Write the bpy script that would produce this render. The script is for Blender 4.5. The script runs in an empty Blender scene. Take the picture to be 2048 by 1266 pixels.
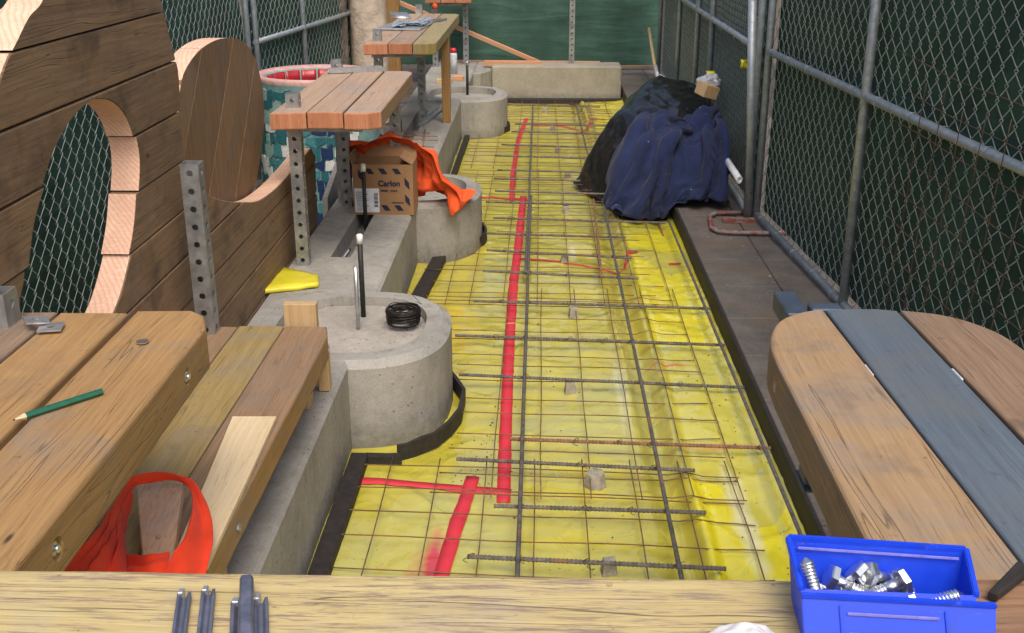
import bpy, bmesh, math, random
import numpy as np
from mathutils import Vector, Matrix, noise as mnoise
R = math.radians
random.seed(7)
sc = bpy.context.scene
col = sc.collection

# ------------------------------------------------------------------ camera
F, CX, CY, VX, HY = 2200., 1024., 633., 1085., -178.
H = 1.686                                   # eye height above the trench bottom
th = math.atan((CY - HY) / F); ct, st = math.cos(th), math.sin(th)
psi = math.atan((VX - CX) * ct / F)
FW = Vector((-math.sin(psi) * ct, math.cos(psi) * ct, -st))
RT = Vector((math.cos(psi), math.sin(psi), 0))
UP = RT.cross(FW)
cam = bpy.data.objects.new('camera', bpy.data.cameras.new('camera'))
col.objects.link(cam)
cam.data.sensor_width = 36; cam.data.lens = F / 2048 * 36
cam.data.clip_start = 0.05; cam.data.clip_end = 500
m = Matrix((RT, UP, -FW)).transposed().to_4x4(); m.translation = (0, 0, H)
cam.matrix_world = m
sc.camera = cam
# ------------------------------------------------------------------ sky, sun, exposure
SUN_EL, SUN_AZ = R(56), R(168)              # azimuth measured from +Y (behind the camera, a little right)
w = bpy.data.worlds.new('World'); sc.world = w; w.use_nodes = True
wt = w.node_tree; wt.nodes.clear()
sky = wt.nodes.new('ShaderNodeTexSky'); sky.sky_type = 'NISHITA'; sky.sun_disc = False
sky.sun_elevation = SUN_EL; sky.sun_rotation = SUN_AZ; sky.air_density = 1.0; sky.dust_density = 6.0; sky.ozone_density = 1.0
bg = wt.nodes.new('ShaderNodeBackground'); bg.inputs[1].default_value = 0.15
wo = wt.nodes.new('ShaderNodeOutputWorld')
wt.links.new(sky.outputs[0], bg.inputs[0]); wt.links.new(bg.outputs[0], wo.inputs[0])
sun = bpy.data.objects.new('sun', bpy.data.lights.new('sun', 'SUN')); col.objects.link(sun)
sun.data.energy = 1.1; sun.data.angle = R(32); sun.data.color = (1, .95, .87)
sd = Vector((math.sin(SUN_AZ) * math.cos(SUN_EL), math.cos(SUN_AZ) * math.cos(SUN_EL), math.sin(SUN_EL)))
sun.rotation_euler = sd.to_track_quat('Z', 'Y').to_euler()
sc.view_settings.view_transform = 'Standard'; sc.view_settings.look = 'None'
sc.view_settings.gamma = 1; sc.view_settings.use_curve_mapping = False
sc.view_settings.exposure = 0.36

# ------------------------------------------------------------------ measuring helpers: a sight line met with a real plane
def ray(x, y):
    return FW + RT * ((x - CX) / F) - UP * ((y - CY) / F)
def P(x, y, z):
    r = ray(x, y); return Vector((0, 0, H)) + r * ((z - H) / r.z)
def PY(x, y, Y):
    r = ray(x, y); return Vector((0, 0, H)) + r * (Y / r.y)
def PX(x, y, X):
    r = ray(x, y); return Vector((0, 0, H)) + r * (X / r.x)

# ------------------------------------------------------------------ node helpers
class NT:
    def __init__(s, name):
        s.m = bpy.data.materials.new(name); s.m.use_nodes = True
        s.t = s.m.node_tree; s.b = s.t.nodes['Principled BSDF']
        s.tc = s.t.nodes.new('ShaderNodeTexCoord'); s.c = s.tc.outputs['Object']
    def n(s, typ, **k):
        nd = s.t.nodes.new(typ)
        for a, v in k.items(): setattr(nd, a, v)
        return nd
    def l(s, a, b): s.t.links.new(a, b)
    def rnd(s):
        oi = s.n('ShaderNodeObjectInfo'); mu = s.n('ShaderNodeVectorMath', operation='SCALE')
        cx = s.n('ShaderNodeCombineXYZ')
        for i in range(3): s.l(oi.outputs['Random'], cx.inputs[i])
        s.l(cx.outputs[0], mu.inputs[0]); mu.inputs['Scale'].default_value = 17.3
        ad = s.n('ShaderNodeVectorMath', operation='ADD'); s.l(s.c, ad.inputs[0]); s.l(mu.outputs[0], ad.inputs[1])
        s.c = ad.outputs[0]; s.rv = oi.outputs['Random']
    def mapd(s, sx, sy, sz, rot=(0, 0, 0)):
        mp = s.n('ShaderNodeMapping'); s.l(s.c, mp.inputs[0]); mp.inputs['Scale'].default_value = (sx, sy, sz)
        mp.inputs['Rotation'].default_value = rot
        return mp.outputs[0]
    def noise(s, scale=5, detail=4, rough=.55, dist=0, vec=None):
        nd = s.n('ShaderNodeTexNoise'); s.l(vec or s.c, nd.inputs['Vector'])
        nd.inputs['Scale'].default_value = scale; nd.inputs['Detail'].default_value = detail
        nd.inputs['Roughness'].default_value = rough; nd.inputs['Distortion'].default_value = dist
        return nd.outputs[0]
    def voro(s, scale=5, vec=None, feature='F1', out='Distance', rnd=1):
        nd = s.n('ShaderNodeTexVoronoi', feature=feature); s.l(vec or s.c, nd.inputs['Vector'])
        nd.inputs['Scale'].default_value = scale; nd.inputs['Randomness'].default_value = rnd
        return nd.outputs[out]
    def ramp(s, fac, stops):
        nd = s.n('ShaderNodeValToRGB'); s.l(fac, nd.inputs[0]); e = nd.color_ramp.elements
        while len(e) < len(stops): e.new(.5)
        for i, (p, c) in enumerate(stops):
            e[i].position = p; e[i].color = (c, c, c, 1) if not hasattr(c, '__len__') else (*c, 1)
        return nd.outputs[0]
    def mix(s, fac, a, b, mode='MIX'):
        nd = s.n('ShaderNodeMix', data_type='RGBA', blend_type=mode)
        if isinstance(fac, (int, float)): nd.inputs[0].default_value = fac
        else: s.l(fac, nd.inputs[0])
        for v, i in ((a, 6), (b, 7)):
            if hasattr(v, 'is_linked') or hasattr(v, 'links'): s.l(v, nd.inputs[i])
            else: nd.inputs[i].default_value = (*v, 1)
        return nd.outputs[2]
    def math(s, op, a, b=None):
        nd = s.n('ShaderNodeMath', operation=op)
        for v, i in ((a, 0), (b, 1)):
            if v is None: continue
            if isinstance(v, (int, float)): nd.inputs[i].default_value = v
            else: s.l(v, nd.inputs[i])
        return nd.outputs[0]
    def bump(s, h, dist=.002, strength=.6, prev=None):
        nd = s.n('ShaderNodeBump'); s.l(h, nd.inputs['Height']); nd.inputs['Distance'].default_value = dist
        nd.inputs['Strength'].default_value = strength
        if prev: s.l(prev, nd.inputs['Normal'])
        s.l(nd.outputs[0], s.b.inputs['Normal']); return nd.outputs[0]
    def fin(s, color=None, rough=.6, metal=0, spec=None):
        if color is not None:
            if hasattr(color, 'links') or hasattr(color, 'is_linked'): s.l(color, s.b.inputs['Base Color'])
            else: s.b.inputs['Base Color'].default_value = (*color, 1)
        if isinstance(rough, (int, float)): s.b.inputs['Roughness'].default_value = rough
        else: s.l(rough, s.b.inputs['Roughness'])
        if isinstance(metal, (int, float)): s.b.inputs['Metallic'].default_value = metal
        else: s.l(metal, s.b.inputs['Metallic'])
        if spec is not None: s.b.inputs['Specular IOR Level'].default_value = spec
        return s.m

def wood(name, light, dark, axis='Y', crack=(.05, .035, .025), crack_amt=.63, stain=None, stain_at=.55, grain=1., knots=True, rough=.72, bump=.0012, worn=None, worn_at=.5, tint=.25, grey=.45):
    n = NT(name); n.rnd()
    def ax(long, cross): return {'X': (long, cross, cross), 'Y': (cross, long, cross), 'Z': (cross, cross, long)}[axis]
    # slow sideways drift of the grain
    dn = n.n('ShaderNodeTexNoise'); n.l(n.mapd(*ax(1.6, 5)), dn.inputs['Vector']); dn.inputs['Scale'].default_value = 1; dn.inputs['Detail'].default_value = 2
    dsc = n.n('ShaderNodeVectorMath', operation='SCALE'); n.l(dn.outputs['Color'], dsc.inputs[0]); dsc.inputs['Scale'].default_value = .05
    dad = n.n('ShaderNodeVectorMath', operation='ADD'); n.l(n.c, dad.inputs[0]); n.l(dsc.outputs[0], dad.inputs[1])
    base = n.c; n.c = dad.outputs[0]
    g1 = n.noise(1, 5, .62, 0, n.mapd(*ax(1.5 * grain, 75 * grain)))
    g2 = n.noise(1, 4, .6, 0, n.mapd(*ax(4 * grain, 260 * grain)))
    lines = n.noise(1, 2, .5, 0, n.mapd(*ax(.55, 30))); lmask = n.noise(1, 2, .5, 0, n.mapd(*ax(1.7, 9)))
    big = n.noise(1, 3, .5, 0, n.mapd(*ax(2.5, 7)))
    fac = n.mix(.45, g1, g2)
    c = n.ramp(fac, [(.34, dark), (.62, light)])
    c = n.mix(n.ramp(big, [(.35, tint), (.7, 0)]), c, dark)
    ringsn = n.n('ShaderNodeTexWave', wave_type='BANDS'); ringsn.bands_direction = {'X': 'Y', 'Y': 'X', 'Z': 'Y'}[axis]
    n.l(n.c, ringsn.inputs['Vector']); ringsn.inputs['Scale'].default_value = 26; ringsn.inputs['Distortion'].default_value = 2.2; ringsn.inputs['Detail Scale'].default_value = .6
    ringsn.inputs['Detail'].default_value = 1
    c = n.mix(n.ramp(ringsn.outputs['Fac'], [(.0, .30), (.45, 0)]), c, dark)
    gw = n.noise(3.1, 6, .7, .6); lum = sum(light) / 3
    c = n.mix(n.ramp(gw, [(.50, 0), (.66, grey)]), c, (lum * .80, lum * .74, lum * .70))
    c = n.mix(n.ramp(n.noise(1, 5, .7, 0, n.mapd(*ax(11, 230))), [(.56, 0), (.64, .42)]), c, tuple(v * .55 for v in dark))
    if worn:
        wn = n.mix(.45, n.noise(1, 7, .75, 0, n.mapd(*ax(5, 70))), n.noise(1, 4, .7, 0, n.mapd(*ax(16, 330))))
        c = n.mix(n.ramp(wn, [(worn_at, 0), (worn_at + .07, 1)]), c, worn)
    if stain:
        s2 = n.noise(4.3, 5, .65)
        c = n.mix(n.ramp(s2, [(stain_at, 0), (stain_at + .18, .75)]), c, stain)
    ck = n.ramp(lines, [(crack_amt - .11, 0), (crack_amt - .103, .6), (crack_amt - .096, 0), (crack_amt - .02, 0), (crack_amt - .012, .7), (crack_amt - .004, 0)])
    ck = n.math('MULTIPLY', ck, n.ramp(lmask, [(.42, 0), (.52, 1)]))
    c = n.mix(ck, c, crack)
    n.c = base
    if knots:
        kv = n.mapd(*ax(1.9, 6)); kd = n.voro(1, kv)
        kn = n.ramp(kd, [(.018, 1), (.036, 0)])
        c = n.mix(kn, c, (crack[0] * 1.2, crack[1] * 1.1, crack[2]))
    dirt = n.noise(38, 3, .7); c = n.mix(n.ramp(dirt, [(.66, 0), (.74, .5)]), c, crack)
    lv = n.ramp(n.rv, [(0, .80), (1, 1.0)]); c = n.mix(1, c, lv, 'MULTIPLY')
    n.bump(n.math('SUBTRACT', fac, n.math('MULTIPLY', ck, 1.5)), bump, .9)
    return n.fin(c, rough, 0, .35)

def concrete(name, c1, c2, bump=.002):
    n = NT(name)
    a = n.noise(3.2, 6, .62); b = n.noise(28, 5, .7); f = n.noise(260, 2, .6)
    c = n.ramp(n.mix(.35, a, b), [(.33, c2), (.62, c1)])
    c = n.mix(.3, c, n.ramp(f, [(.3, .18), (.7, .7)]), 'OVERLAY')
    dr = n.noise(1, 5, .7, .3, n.mapd(14, 14, 2.2)); c = n.mix(n.ramp(dr, [(.56, 0), (.7, .42)]), c, (c2[0] * .55, c2[1] * .55, c2[2] * .5))
    pits = n.voro(30); pm = n.noise(7, 2); pz = n.math('MULTIPLY', n.ramp(pits, [(.10, 1), (.16, 0)]), n.ramp(pm, [(.46, 0), (.54, 1)]))
    c = n.mix(n.math('MULTIPLY', pz, .45), c, (.06, .055, .05))
    # splash of dirt along the foot
    sx = n.n('ShaderNodeSeparateXYZ'); geo = n.n('ShaderNodeNewGeometry'); n.l(geo.outputs['Position'], sx.inputs[0])
    hz = n.math('ADD', sx.outputs[2], n.math('MULTIPLY', b, .12))
    c = n.mix(n.ramp(hz, [(.06, .55), (.16, 0)]), c, (.09, .08, .065))
    n.bump(n.math('SUBTRACT', n.mix(.5, b, f), pz), bump, .6)
    return n.fin(c, .88, 0, .25)

def metal(name, c1, c2, rough=.4, sc_=30, met=.9, rust=None, rust_at=.6):
    n = NT(name); n.rnd()
    a = n.noise(sc_, 4, .6); c = n.ramp(a, [(.35, c2), (.65, c1)]); mt = met
    sp = n.ramp(n.noise(sc_ * 2.3, 3, .7), [(.35, .35), (.65, .65)]); c = n.mix(.35, c, sp, 'OVERLAY')
    if rust:
        r = n.noise(sc_ * .35, 6, .7); rm = n.ramp(r, [(rust_at, 0), (rust_at + .08, 1)])
        c = n.mix(rm, c, rust); mt = n.math('MULTIPLY', n.math('SUBTRACT', 1., rm), met)
    n.bump(a, .0006, .4)
    return n.fin(c, rough, mt)

def plain(name, color, rough=.6, metal_=0, var=.25, sc_=20, bump=.0006, spec=None):
    n = NT(name); a = n.noise(sc_, 5, .65)
    c = n.ramp(a, [(.3, tuple(v * (1 - var) for v in color)), (.7, tuple(min(1, v * (1 + var)) for v in color))])
    if bump: n.bump(a, bump, .5)
    return n.fin(c, rough, metal_, spec)

def cloth_mat(name, color, weave=420, rough=.9, lint=0.):
    n = NT(name); a = n.noise(weave, 2, .6); b = n.noise(6, 4, .6)
    c = n.ramp(b, [(.3, tuple(v * .75 for v in color)), (.7, tuple(min(1, v * 1.2) for v in color))])
    if lint:
        v = n.voro(16); c = n.mix(n.ramp(v, [(.035, .85), (.05, 0)]), c, (.5, .52, .58))
        d = n.noise(150, 2, .8); c = n.mix(n.ramp(d, [(.62, 0), (.75, .25)]), c, (.3, .32, .42))
    n.bump(a, .0012, .5)
    n.b.inputs['Sheen Weight'].default_value = .08
    return n.fin(c, rough, 0, .2)

# ------------------------------------------------------------------ mesh helpers
def tagp(o, label=None, cat=None, group=None, kind=None):
    if label: o['label'] = label
    if cat: o['category'] = cat
    if group: o['group'] = group
    if kind: o['kind'] = kind
    return o
def thing(name, label, cat, loc=(0, 0, 0), group=None, kind=None):
    o = bpy.data.objects.new(name, None); col.objects.link(o); o.location = loc; o.empty_display_size = .05
    return tagp(o, label, cat, group, kind)
def wloc(o):
    v = Vector(o.location); p = o.parent
    while p: v += Vector(p.location); p = p.parent
    return v
class MB:
    """collects shapes in world coordinates, links them as ONE mesh object with its origin at their middle"""
    def __init__(s): s.b = bmesh.new()
    def _set(s, fs, mi, sm):
        for f in fs: f.material_index = mi; f.smooth = sm
    def box(s, lo, hi, mi=0, rot=None, bev=0, seg=1, about=None):
        lo, hi = Vector(lo), Vector(hi); c = (lo + hi) / 2; d = hi - lo
        r = bmesh.ops.create_cube(s.b, size=1)
        M = Matrix.Translation(c) @ (rot.to_4x4() if rot else Matrix()) @ Matrix.Diagonal((*d, 1))
        bmesh.ops.transform(s.b, matrix=M, verts=r['verts'])
        fs = list({f for v in r['verts'] for f in v.link_faces})
        if bev:
            es = list({e for v in r['verts'] for e in v.link_edges})
            fs = bmesh.ops.bevel(s.b, geom=es, offset=bev, segments=seg, affect='EDGES', profile=.5)['faces'] + fs
            fs = [f for f in fs if f.is_valid]
        s._set(fs, mi, False); return s
    def tube(s, pts, r, sides=8, mi=0, cap=True, closed=False, sm=True):
        pts = [Vector(p) for p in pts]; n = len(pts); rs = r if hasattr(r, '__len__') else [r] * n
        rings = []; prev = None
        for i, p in enumerate(pts):
            if closed: t = pts[(i + 1) % n] - pts[i - 1]
            else: t = pts[min(i + 1, n - 1)] - pts[max(i - 1, 0)]
            t = t.normalized() if t.length > 1e-9 else Vector((0, 0, 1))
            if prev is None:
                a = Vector((0, 0, 1)) if abs(t.z) < .9 else Vector((1, 0, 0)); u = t.cross(a).normalized()
            else:
                u = prev - t * prev.dot(t); u = u.normalized() if u.length > 1e-6 else t.orthogonal().normalized()
            prev = u; v = t.cross(u)
            rings.append([s.b.verts.new(p + (u * math.cos(2 * math.pi * k / sides) + v * math.sin(2 * math.pi * k / sides)) * rs[i]) for k in range(sides)])
        fs = []
        for i in range(n if closed else n - 1):
            A, B = rings[i], rings[(i + 1) % n]
            for k in range(sides):
                fs.append(s.b.faces.new((A[k], A[(k + 1) % sides], B[(k + 1) % sides], B[k])))
        s._set(fs, mi, sm)
        if cap and not closed:
            s._set([s.b.faces.new(rings[0][::-1]), s.b.faces.new(rings[-1])], mi, False)
        return s
    def lathe(s, prof, c, sides=32, mi=0, a0=0, a1=360, sm=True, closed=False):
        """profile of (radius, z) turned about a vertical axis through c"""
        c = Vector(c); full = abs(a1 - a0) >= 360; n = sides if full else sides + 1
        rings = []
        for k in range(n):
            a = R(a0 + (a1 - a0) * k / sides)
            rings.append([s.b.verts.new(c + Vector((math.cos(a) * r, math.sin(a) * r, z))) for r, z in prof])
        fs = []; m_ = len(prof)
        for k in range(sides):
            A, B = rings[k], rings[(k + 1) % n]
            for i in range(m_ if closed else m_ - 1):
                j = (i + 1) % m_
                fs.append(s.b.faces.new((A[i], B[i], B[j], A[j])))
        s._set(fs, mi, sm)
        if closed and not full: s._set([s.b.faces.new(rings[0]), s.b.faces.new(rings[-1][::-1])], mi, False)
        return s
    def prism(s, outline, z0, z1, mi=0, plane='XY', bev=0, seg=2, side_mi=None):
        """outline in a plane, given depth; plane YZ means outline=(Y,Z) and depth runs along X"""
        def V(a, b, d): return {'XY': (a, b, d), 'YZ': (d, a, b), 'XZ': (a, d, b)}[plane]
        lo = [s.b.verts.new(V(a, b, z0)) for a, b in outline]; hi = [s.b.verts.new(V(a, b, z1)) for a, b in outline]
        n = len(outline); fs = [s.b.faces.new(lo[::-1]), s.b.faces.new(hi)]
        sd_ = [s.b.faces.new((lo[i], lo[(i + 1) % n], hi[(i + 1) % n], hi[i])) for i in range(n)]
        s._set(fs, mi, False); s._set(sd_, mi if side_mi is None else side_mi, False)
        bmesh.ops.recalc_face_normals(s.b, faces=fs + sd_)
        if bev:
            es = list({e for f in fs for e in f.edges})
            bmesh.ops.bevel(s.b, geom=es, offset=bev, segments=seg, affect='EDGES', profile=.5)
        return s
    def sheet(s, grid, mi=0, sm=True):
        """grid of points (rows) to one smooth sheet"""
        vs = [[s.b.verts.new(p) for p in row] for row in grid]; fs = []
        for i in range(len(vs) - 1):
            for j in range(len(vs[0]) - 1):
                fs.append(s.b.faces.new((vs[i][j], vs[i][j + 1], vs[i + 1][j + 1], vs[i + 1][j])))
        s._set(fs, mi, sm); return s
    def mesh(s, name, c):
        me = bpy.data.meshes.new(name)
        bmesh.ops.transform(s.b, matrix=Matrix.Translation(-Vector(c)), verts=s.b.verts[:])
        s.b.to_mesh(me); s.b.free(); return me
    def build(s, name, mats, parent=None, origin=None, label=None, cat=None, group=None, kind=None):
        vs = [v.co for v in s.b.verts]
        if origin is None:
            lo = Vector([min(v[i] for v in vs) for i in range(3)]); hi = Vector([max(v[i] for v in vs) for i in range(3)])
            origin = (lo + hi) / 2
            if parent is None: origin.z = lo.z
        origin = Vector(origin)
        me = s.mesh(name, origin)
        for mm in (mats if isinstance(mats, (list, tuple)) else [mats]): me.materials.append(mm)
        o = bpy.data.objects.new(name, me); col.objects.link(o)
        if parent: o.parent = parent; o.location = origin - wloc(parent)
        else: o.location = origin
        return tagp(o, label, cat, group, kind)
def solidify(o, t, offset=0, sub=0):
    md = o.modifiers.new('s', 'SOLIDIFY'); md.thickness = t; md.offset = offset
    if sub: mm = o.modifiers.new('u', 'SUBSURF'); mm.levels = sub; mm.render_levels = sub
    return o
def bake(o):
    dg = bpy.context.evaluated_depsgraph_get(); me = bpy.data.meshes.new_from_object(o.evaluated_get(dg))
    o.modifiers.clear(); old = o.data; me.name = old.name; o.data = me; return o
def boolean(o, other, op):
    md = o.modifiers.new('b', 'BOOLEAN'); md.operation = op; md.object = other; md.solver = 'EXACT'
    bpy.context.view_layer.update(); bake(o)
def kill(o):
    me = o.data; bpy.data.objects.remove(o)
    if me and me.users == 0: bpy.data.meshes.remove(me)
def clip_smooth(o, ang=40):
    me = o.data
    for p in me.polygons: p.use_smooth = True
    bm = bmesh.new(); bm.from_mesh(me)
    for e in bm.edges:
        e.smooth = not (len(e.link_faces) != 2 or e.calc_face_angle(0) > R(ang))
    bm.to_mesh(me); bm.free()
ORD = ['nearest', 'second', 'third', 'fourth', 'fifth', 'sixth', 'seventh', 'eighth', 'ninth', 'tenth', 'eleventh', 'twelfth', 'thirteenth', 'fourteenth', 'fifteenth', 'sixteenth', 'seventeenth', 'eighteenth', 'nineteenth', 'twentieth']

# ------------------------------------------------------------------ materials
M = {}
M['weather'] = wood('brown_weathered_wood', (.34, .215, .118), (.18, .112, .06), 'Y', grey=.25, stain=(.06, .043, .032), stain_at=.54, crack_amt=.66)
M['weather_z'] = wood('brown_upright_wood', (.33, .20, .10), (.16, .095, .05), 'Z', stain=(.035, .024, .016), stain_at=.58, crack_amt=.68)
def fresh_mat():
    n = NT('fresh_cut_wood'); n.rnd(); a = n.noise(9, 4, .6); f = n.noise(1, 3, .6, 0, n.mapd(60, 60, 260))
    wv = n.n('ShaderNodeTexWave', wave_type='RINGS'); wv.rings_direction = 'Y'; n.l(n.c, wv.inputs['Vector']); wv.inputs['Scale'].default_value = 30; wv.inputs['Distortion'].default_value = 2.5; wv.inputs['Detail'].default_value = 2; wv.inputs['Detail Scale'].default_value = 1.2
    c = n.ramp(a, [(.3, (.66, .40, .28)), (.7, (.82, .56, .41))])
    c = n.mix(n.ramp(wv.outputs['Fac'], [(.45, 0), (.95, .38)]), c, (.50, .25, .16)); c = n.mix(n.ramp(f, [(.5, 0), (.7, .35)]), c, (.88, .68, .52))
    n.bump(n.mix(.5, wv.outputs['Fac'], f), .001, .6); return n.fin(c, .8, 0, .25)
M['fresh'] = fresh_mat()
M['tableL'] = wood('old_orange_table_wood', (.51, .31, .125), (.34, .195, .08), 'Y', stain=(.24, .17, .12), stain_at=.54, crack_amt=.615)
M['tableLg'] = wood('grey_brown_table_wood', (.36, .25, .16), (.21, .145, .10), 'Y', stain=(.10, .07, .05), stain_at=.5, crack_amt=.64)
M['benchbrown'] = wood('brown_bench_wood', (.42, .27, .155), (.27, .17, .095), 'Y', stain=(.18, .13, .09), stain_at=.6, crack_amt=.7)
M['benchyellow'] = wood('yellow_bench_wood', (.46, .335, .125), (.29, .205, .08), 'Y', stain=(.13, .105, .06), stain_at=.55, crack_amt=.7)
M['redwood'] = wood('pinkish_table_wood', (.52, .37, .26), (.36, .245, .17), 'Y', grey=.7, stain=(.24, .17, .12), stain_at=.58, crack_amt=.7, crack=(.1, .06, .035))
M['redend'] = wood('orange_cut_end', (.58, .25, .13), (.38, .15, .075), 'Z', grey=0, knots=False, crack_amt=.75, grain=.7)
M['olive'] = wood('olive_table_wood', (.43, .355, .19), (.30, .24, .12), 'Y', stain=(.2, .165, .1), stain_at=.6, crack_amt=.7)
M['rtab1'] = wood('orange_brown_table_wood', (.49, .33, .18), (.35, .225, .12), 'Y', grey=.6, stain=(.17, .13, .10), stain_at=.59, crack_amt=.74, tint=.3)
M['rtab3'] = wood('grey_brown_plank_wood', (.38, .255, .17), (.24, .155, .10), 'Y', stain=(.09, .065, .05), stain_at=.55, crack_amt=.68)
M['rside'] = wood('grey_plank_side', (.36, .24, .14), (.20, .135, .085), 'Y', crack_amt=.68, knots=False)
M['front'] = wood('worn_yellow_wood', (.70, .57, .27), (.50, .39, .175), 'X', worn=(.31, .225, .17), worn_at=.505, stain=(.46, .34, .20), stain_at=.6, crack_amt=.64, tint=.2)
M['front2'] = wood('worn_red_brown_wood', (.38, .22, .12), (.2, .11, .065), 'X', worn=(.15, .085, .06), worn_at=.55, crack_amt=.66)
M['newwood'] = wood('pale_new_wood', (.72, .52, .28), (.55, .36, .17), 'Z', grey=.1, knots=False, crack_amt=.8, grain=.6, crack=(.4, .22, .1))
M['ply'] = wood('pale_plywood', (.82, .68, .45), (.66, .50, .29), 'Y', grey=.1, knots=False, crack_amt=.8, grain=.4, crack=(.5, .34, .16))
M['pinewood'] = wood('new_pink_lumber', (.72, .40, .23), (.55, .27, .14), 'X', grey=.1, knots=False, crack_amt=.74, grain=.7, crack=(.35, .16, .08))
M['postwood'] = wood('golden_post_wood', (.45, .26, .085), (.28, .145, .045), 'Z', crack_amt=.7)
M['concrete'] = concrete('grey_cast_concrete', (.385, .37, .335), (.235, .225, .20))
M['concrete_end'] = concrete('buff_cast_concrete', (.40, .37, .30), (.27, .25, .20))
M['fill'] = concrete('rough_pale_fill', (.46, .43, .38), (.27, .25, .215), .006)
def pave_mat():
    n = NT('dark_pavement'); geo = n.n('ShaderNodeNewGeometry'); n.c = geo.outputs['Position']
    a = n.noise(4, 6, .65); f = n.noise(90, 4, .7); c = n.ramp(n.mix(.35, a, f), [(.35, (.085, .074, .066)), (.62, (.17, .15, .132))])
    br = n.noise(2.1, 4, .6, .5); c = n.mix(n.ramp(br, [(.5, 0), (.65, .6)]), c, (.17, .115, .075))
    sp = n.noise(34, 4, .8, 1.5); pm = n.noise(2.6, 3); c = n.mix(n.math('MULTIPLY', n.ramp(sp, [(.63, 0), (.67, .9)]), n.ramp(pm, [(.53, 0), (.58, 1)])), c, (.42, .43, .42))
    gp = n.noise(3.3, 5, .7); c = n.mix(n.ramp(gp, [(.6, 0), (.7, .4)]), c, (.05, .09, .08))
    n.bump(n.mix(.5, a, f), .003, .6); return n.fin(c, .85, 0, .3)
M['pave'] = pave_mat()
M['soil'] = plain('brown_soil', (.11, .085, .06), .95, 0, .5, 9, .01)
M['black'] = plain('black_edging', (.022, .018, .016), .75, 0, .5, 40, .001)
M['blackplastic'] = plain('black_plastic', (.008, .008, .009), .22, 0, .4, 18, .012, .6)
M['galv'] = metal('galvanised_steel', (.62, .63, .64), (.42, .44, .46), .42, 25, .8)
M['galv_dirty'] = metal('dull_perforated_steel', (.47, .48, .48), (.28, .29, .30), .45, 18, .75, (.16, .12, .09), .68)
M['pipe'] = metal('fence_pipe', (.42, .47, .50), (.30, .34, .37), .5, 30, .5, (.22, .15, .10), .66)
M['wire'] = metal('fence_wire', (.46, .51, .47), (.3, .35, .32), .5, 20, .45)
M['rebar'] = metal('dark_rebar', (.19, .17, .155), (.09, .082, .075), .6, 40, .35, (.20, .11, .06), .56)
M['rustbar'] = metal('rusty_rebar', (.30, .16, .09), (.17, .085, .05), .75, 40, .1, (.10, .09, .085), .62)
M['rustwire'] = metal('rusty_mesh_wire', (.25, .13, .065), (.11, .06, .035), .8, 12, .1)
M['rustgrid'] = metal('dull_rust_grid', (.15, .09, .055), (.07, .045, .03), .85, 12, .1)
M['tie'] = plain('black_tie_wire', (.03, .026, .025), .5, .4)
M['zinc'] = metal('zinc_plated', (.80, .82, .83), (.6, .62, .64), .28, 60, .95)
M['steel_bl'] = metal('blue_grey_tool_steel', (.23, .24, .31), (.14, .15, .20), .45, 40, .6)
def bin_mat():
    n = NT('blue_bin_plastic'); a = n.noise(14, 4); c = n.ramp(a, [(.3, (.006, .045, .58)), (.7, (.012, .065, .70))])
    sc2 = n.noise(1, 5, .8, .5, n.mapd(30, 30, 160)); c = n.mix(n.ramp(sc2, [(.62, 0), (.72, .35)]), c, (.20, .24, .62))
    d = n.noise(35, 5, .75); c = n.mix(n.ramp(d, [(.6, 0), (.72, .4)]), c, (.03, .04, .12)); n.bump(n.noise(120, 3), .0003, .4)
    return n.fin(c, n.ramp(a, [(.3, .35), (.7, .55)]), 0, .4)
M['bluebin'] = bin_mat()
M['bluescuff'] = plain('scuffed_blue_ridge', (.22, .22, .62), .6, 0, .2, 60)
M['bluegrey'] = wood('blue_grey_coated_board', (.14, .175, .215), (.085, .11, .14), 'Y', knots=False, crack=(.03, .04, .05), crack_amt=.8, stain=(.13, .14, .14), stain_at=.5, grey=.3, rough=.6, tint=.5, bump=.0006)
M['navysteel'] = plain('dark_blue_steel', (.05, .07, .10), .5, .2, .3, 12)
M['red_tape'] = plain('red_tape', (.62, .035, .055), .62, 0, .12, 9)
M['orange'] = cloth_mat('orange_red_fabric', (.74, .10, .025))
M['redcloth'] = cloth_mat('red_orange_fabric', (.76, .055, .018), lint=0)
M['blue'] = cloth_mat('navy_blanket', (.018, .027, .078), 260, .95, lint=1)
M['white'] = plain('white_plastic', (.8, .8, .78), .5)
M['paper'] = plain('white_paper', (.75, .77, .85), .8)
M['cardboard'] = plain('brown_cardboard', (.33, .185, .09), .85, 0, .12, 12)
M['navyink'] = plain('navy_ink', (.012, .018, .055), .8)
M['darkrod'] = plain('black_coated_rod', (.02, .022, .022), .6, 0, .5, 60)
M['green_pencil'] = plain('green_pencil_paint', (.012, .11, .06), .4, 0, .2, 60)
M['yellowsheet'] = plain('yellow_scrap', (.70, .62, .03), .4, 0, .15, 6)
M['redpaint'] = metal('chipped_red_paint', (.30, .085, .06), (.2, .06, .045), .7, 30, .1, (.24, .22, .205), .46)
M['canvas'] = plain('beige_tarp', (.52, .43, .34), .8, 0, .3, 7, .05)
M['bark'] = plain('grey_bark', (.16, .13, .10), .95, 0, .6, 14, .02)
M['can'] = plain('pale_can', (.55, .58, .62), .5)
M['redcap'] = plain('red_cap', (.55, .02, .03), .4)
M['olivecloth'] = plain('dobie_concrete', (.30, .275, .22), .9, 0, .3, 50, .002)

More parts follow.
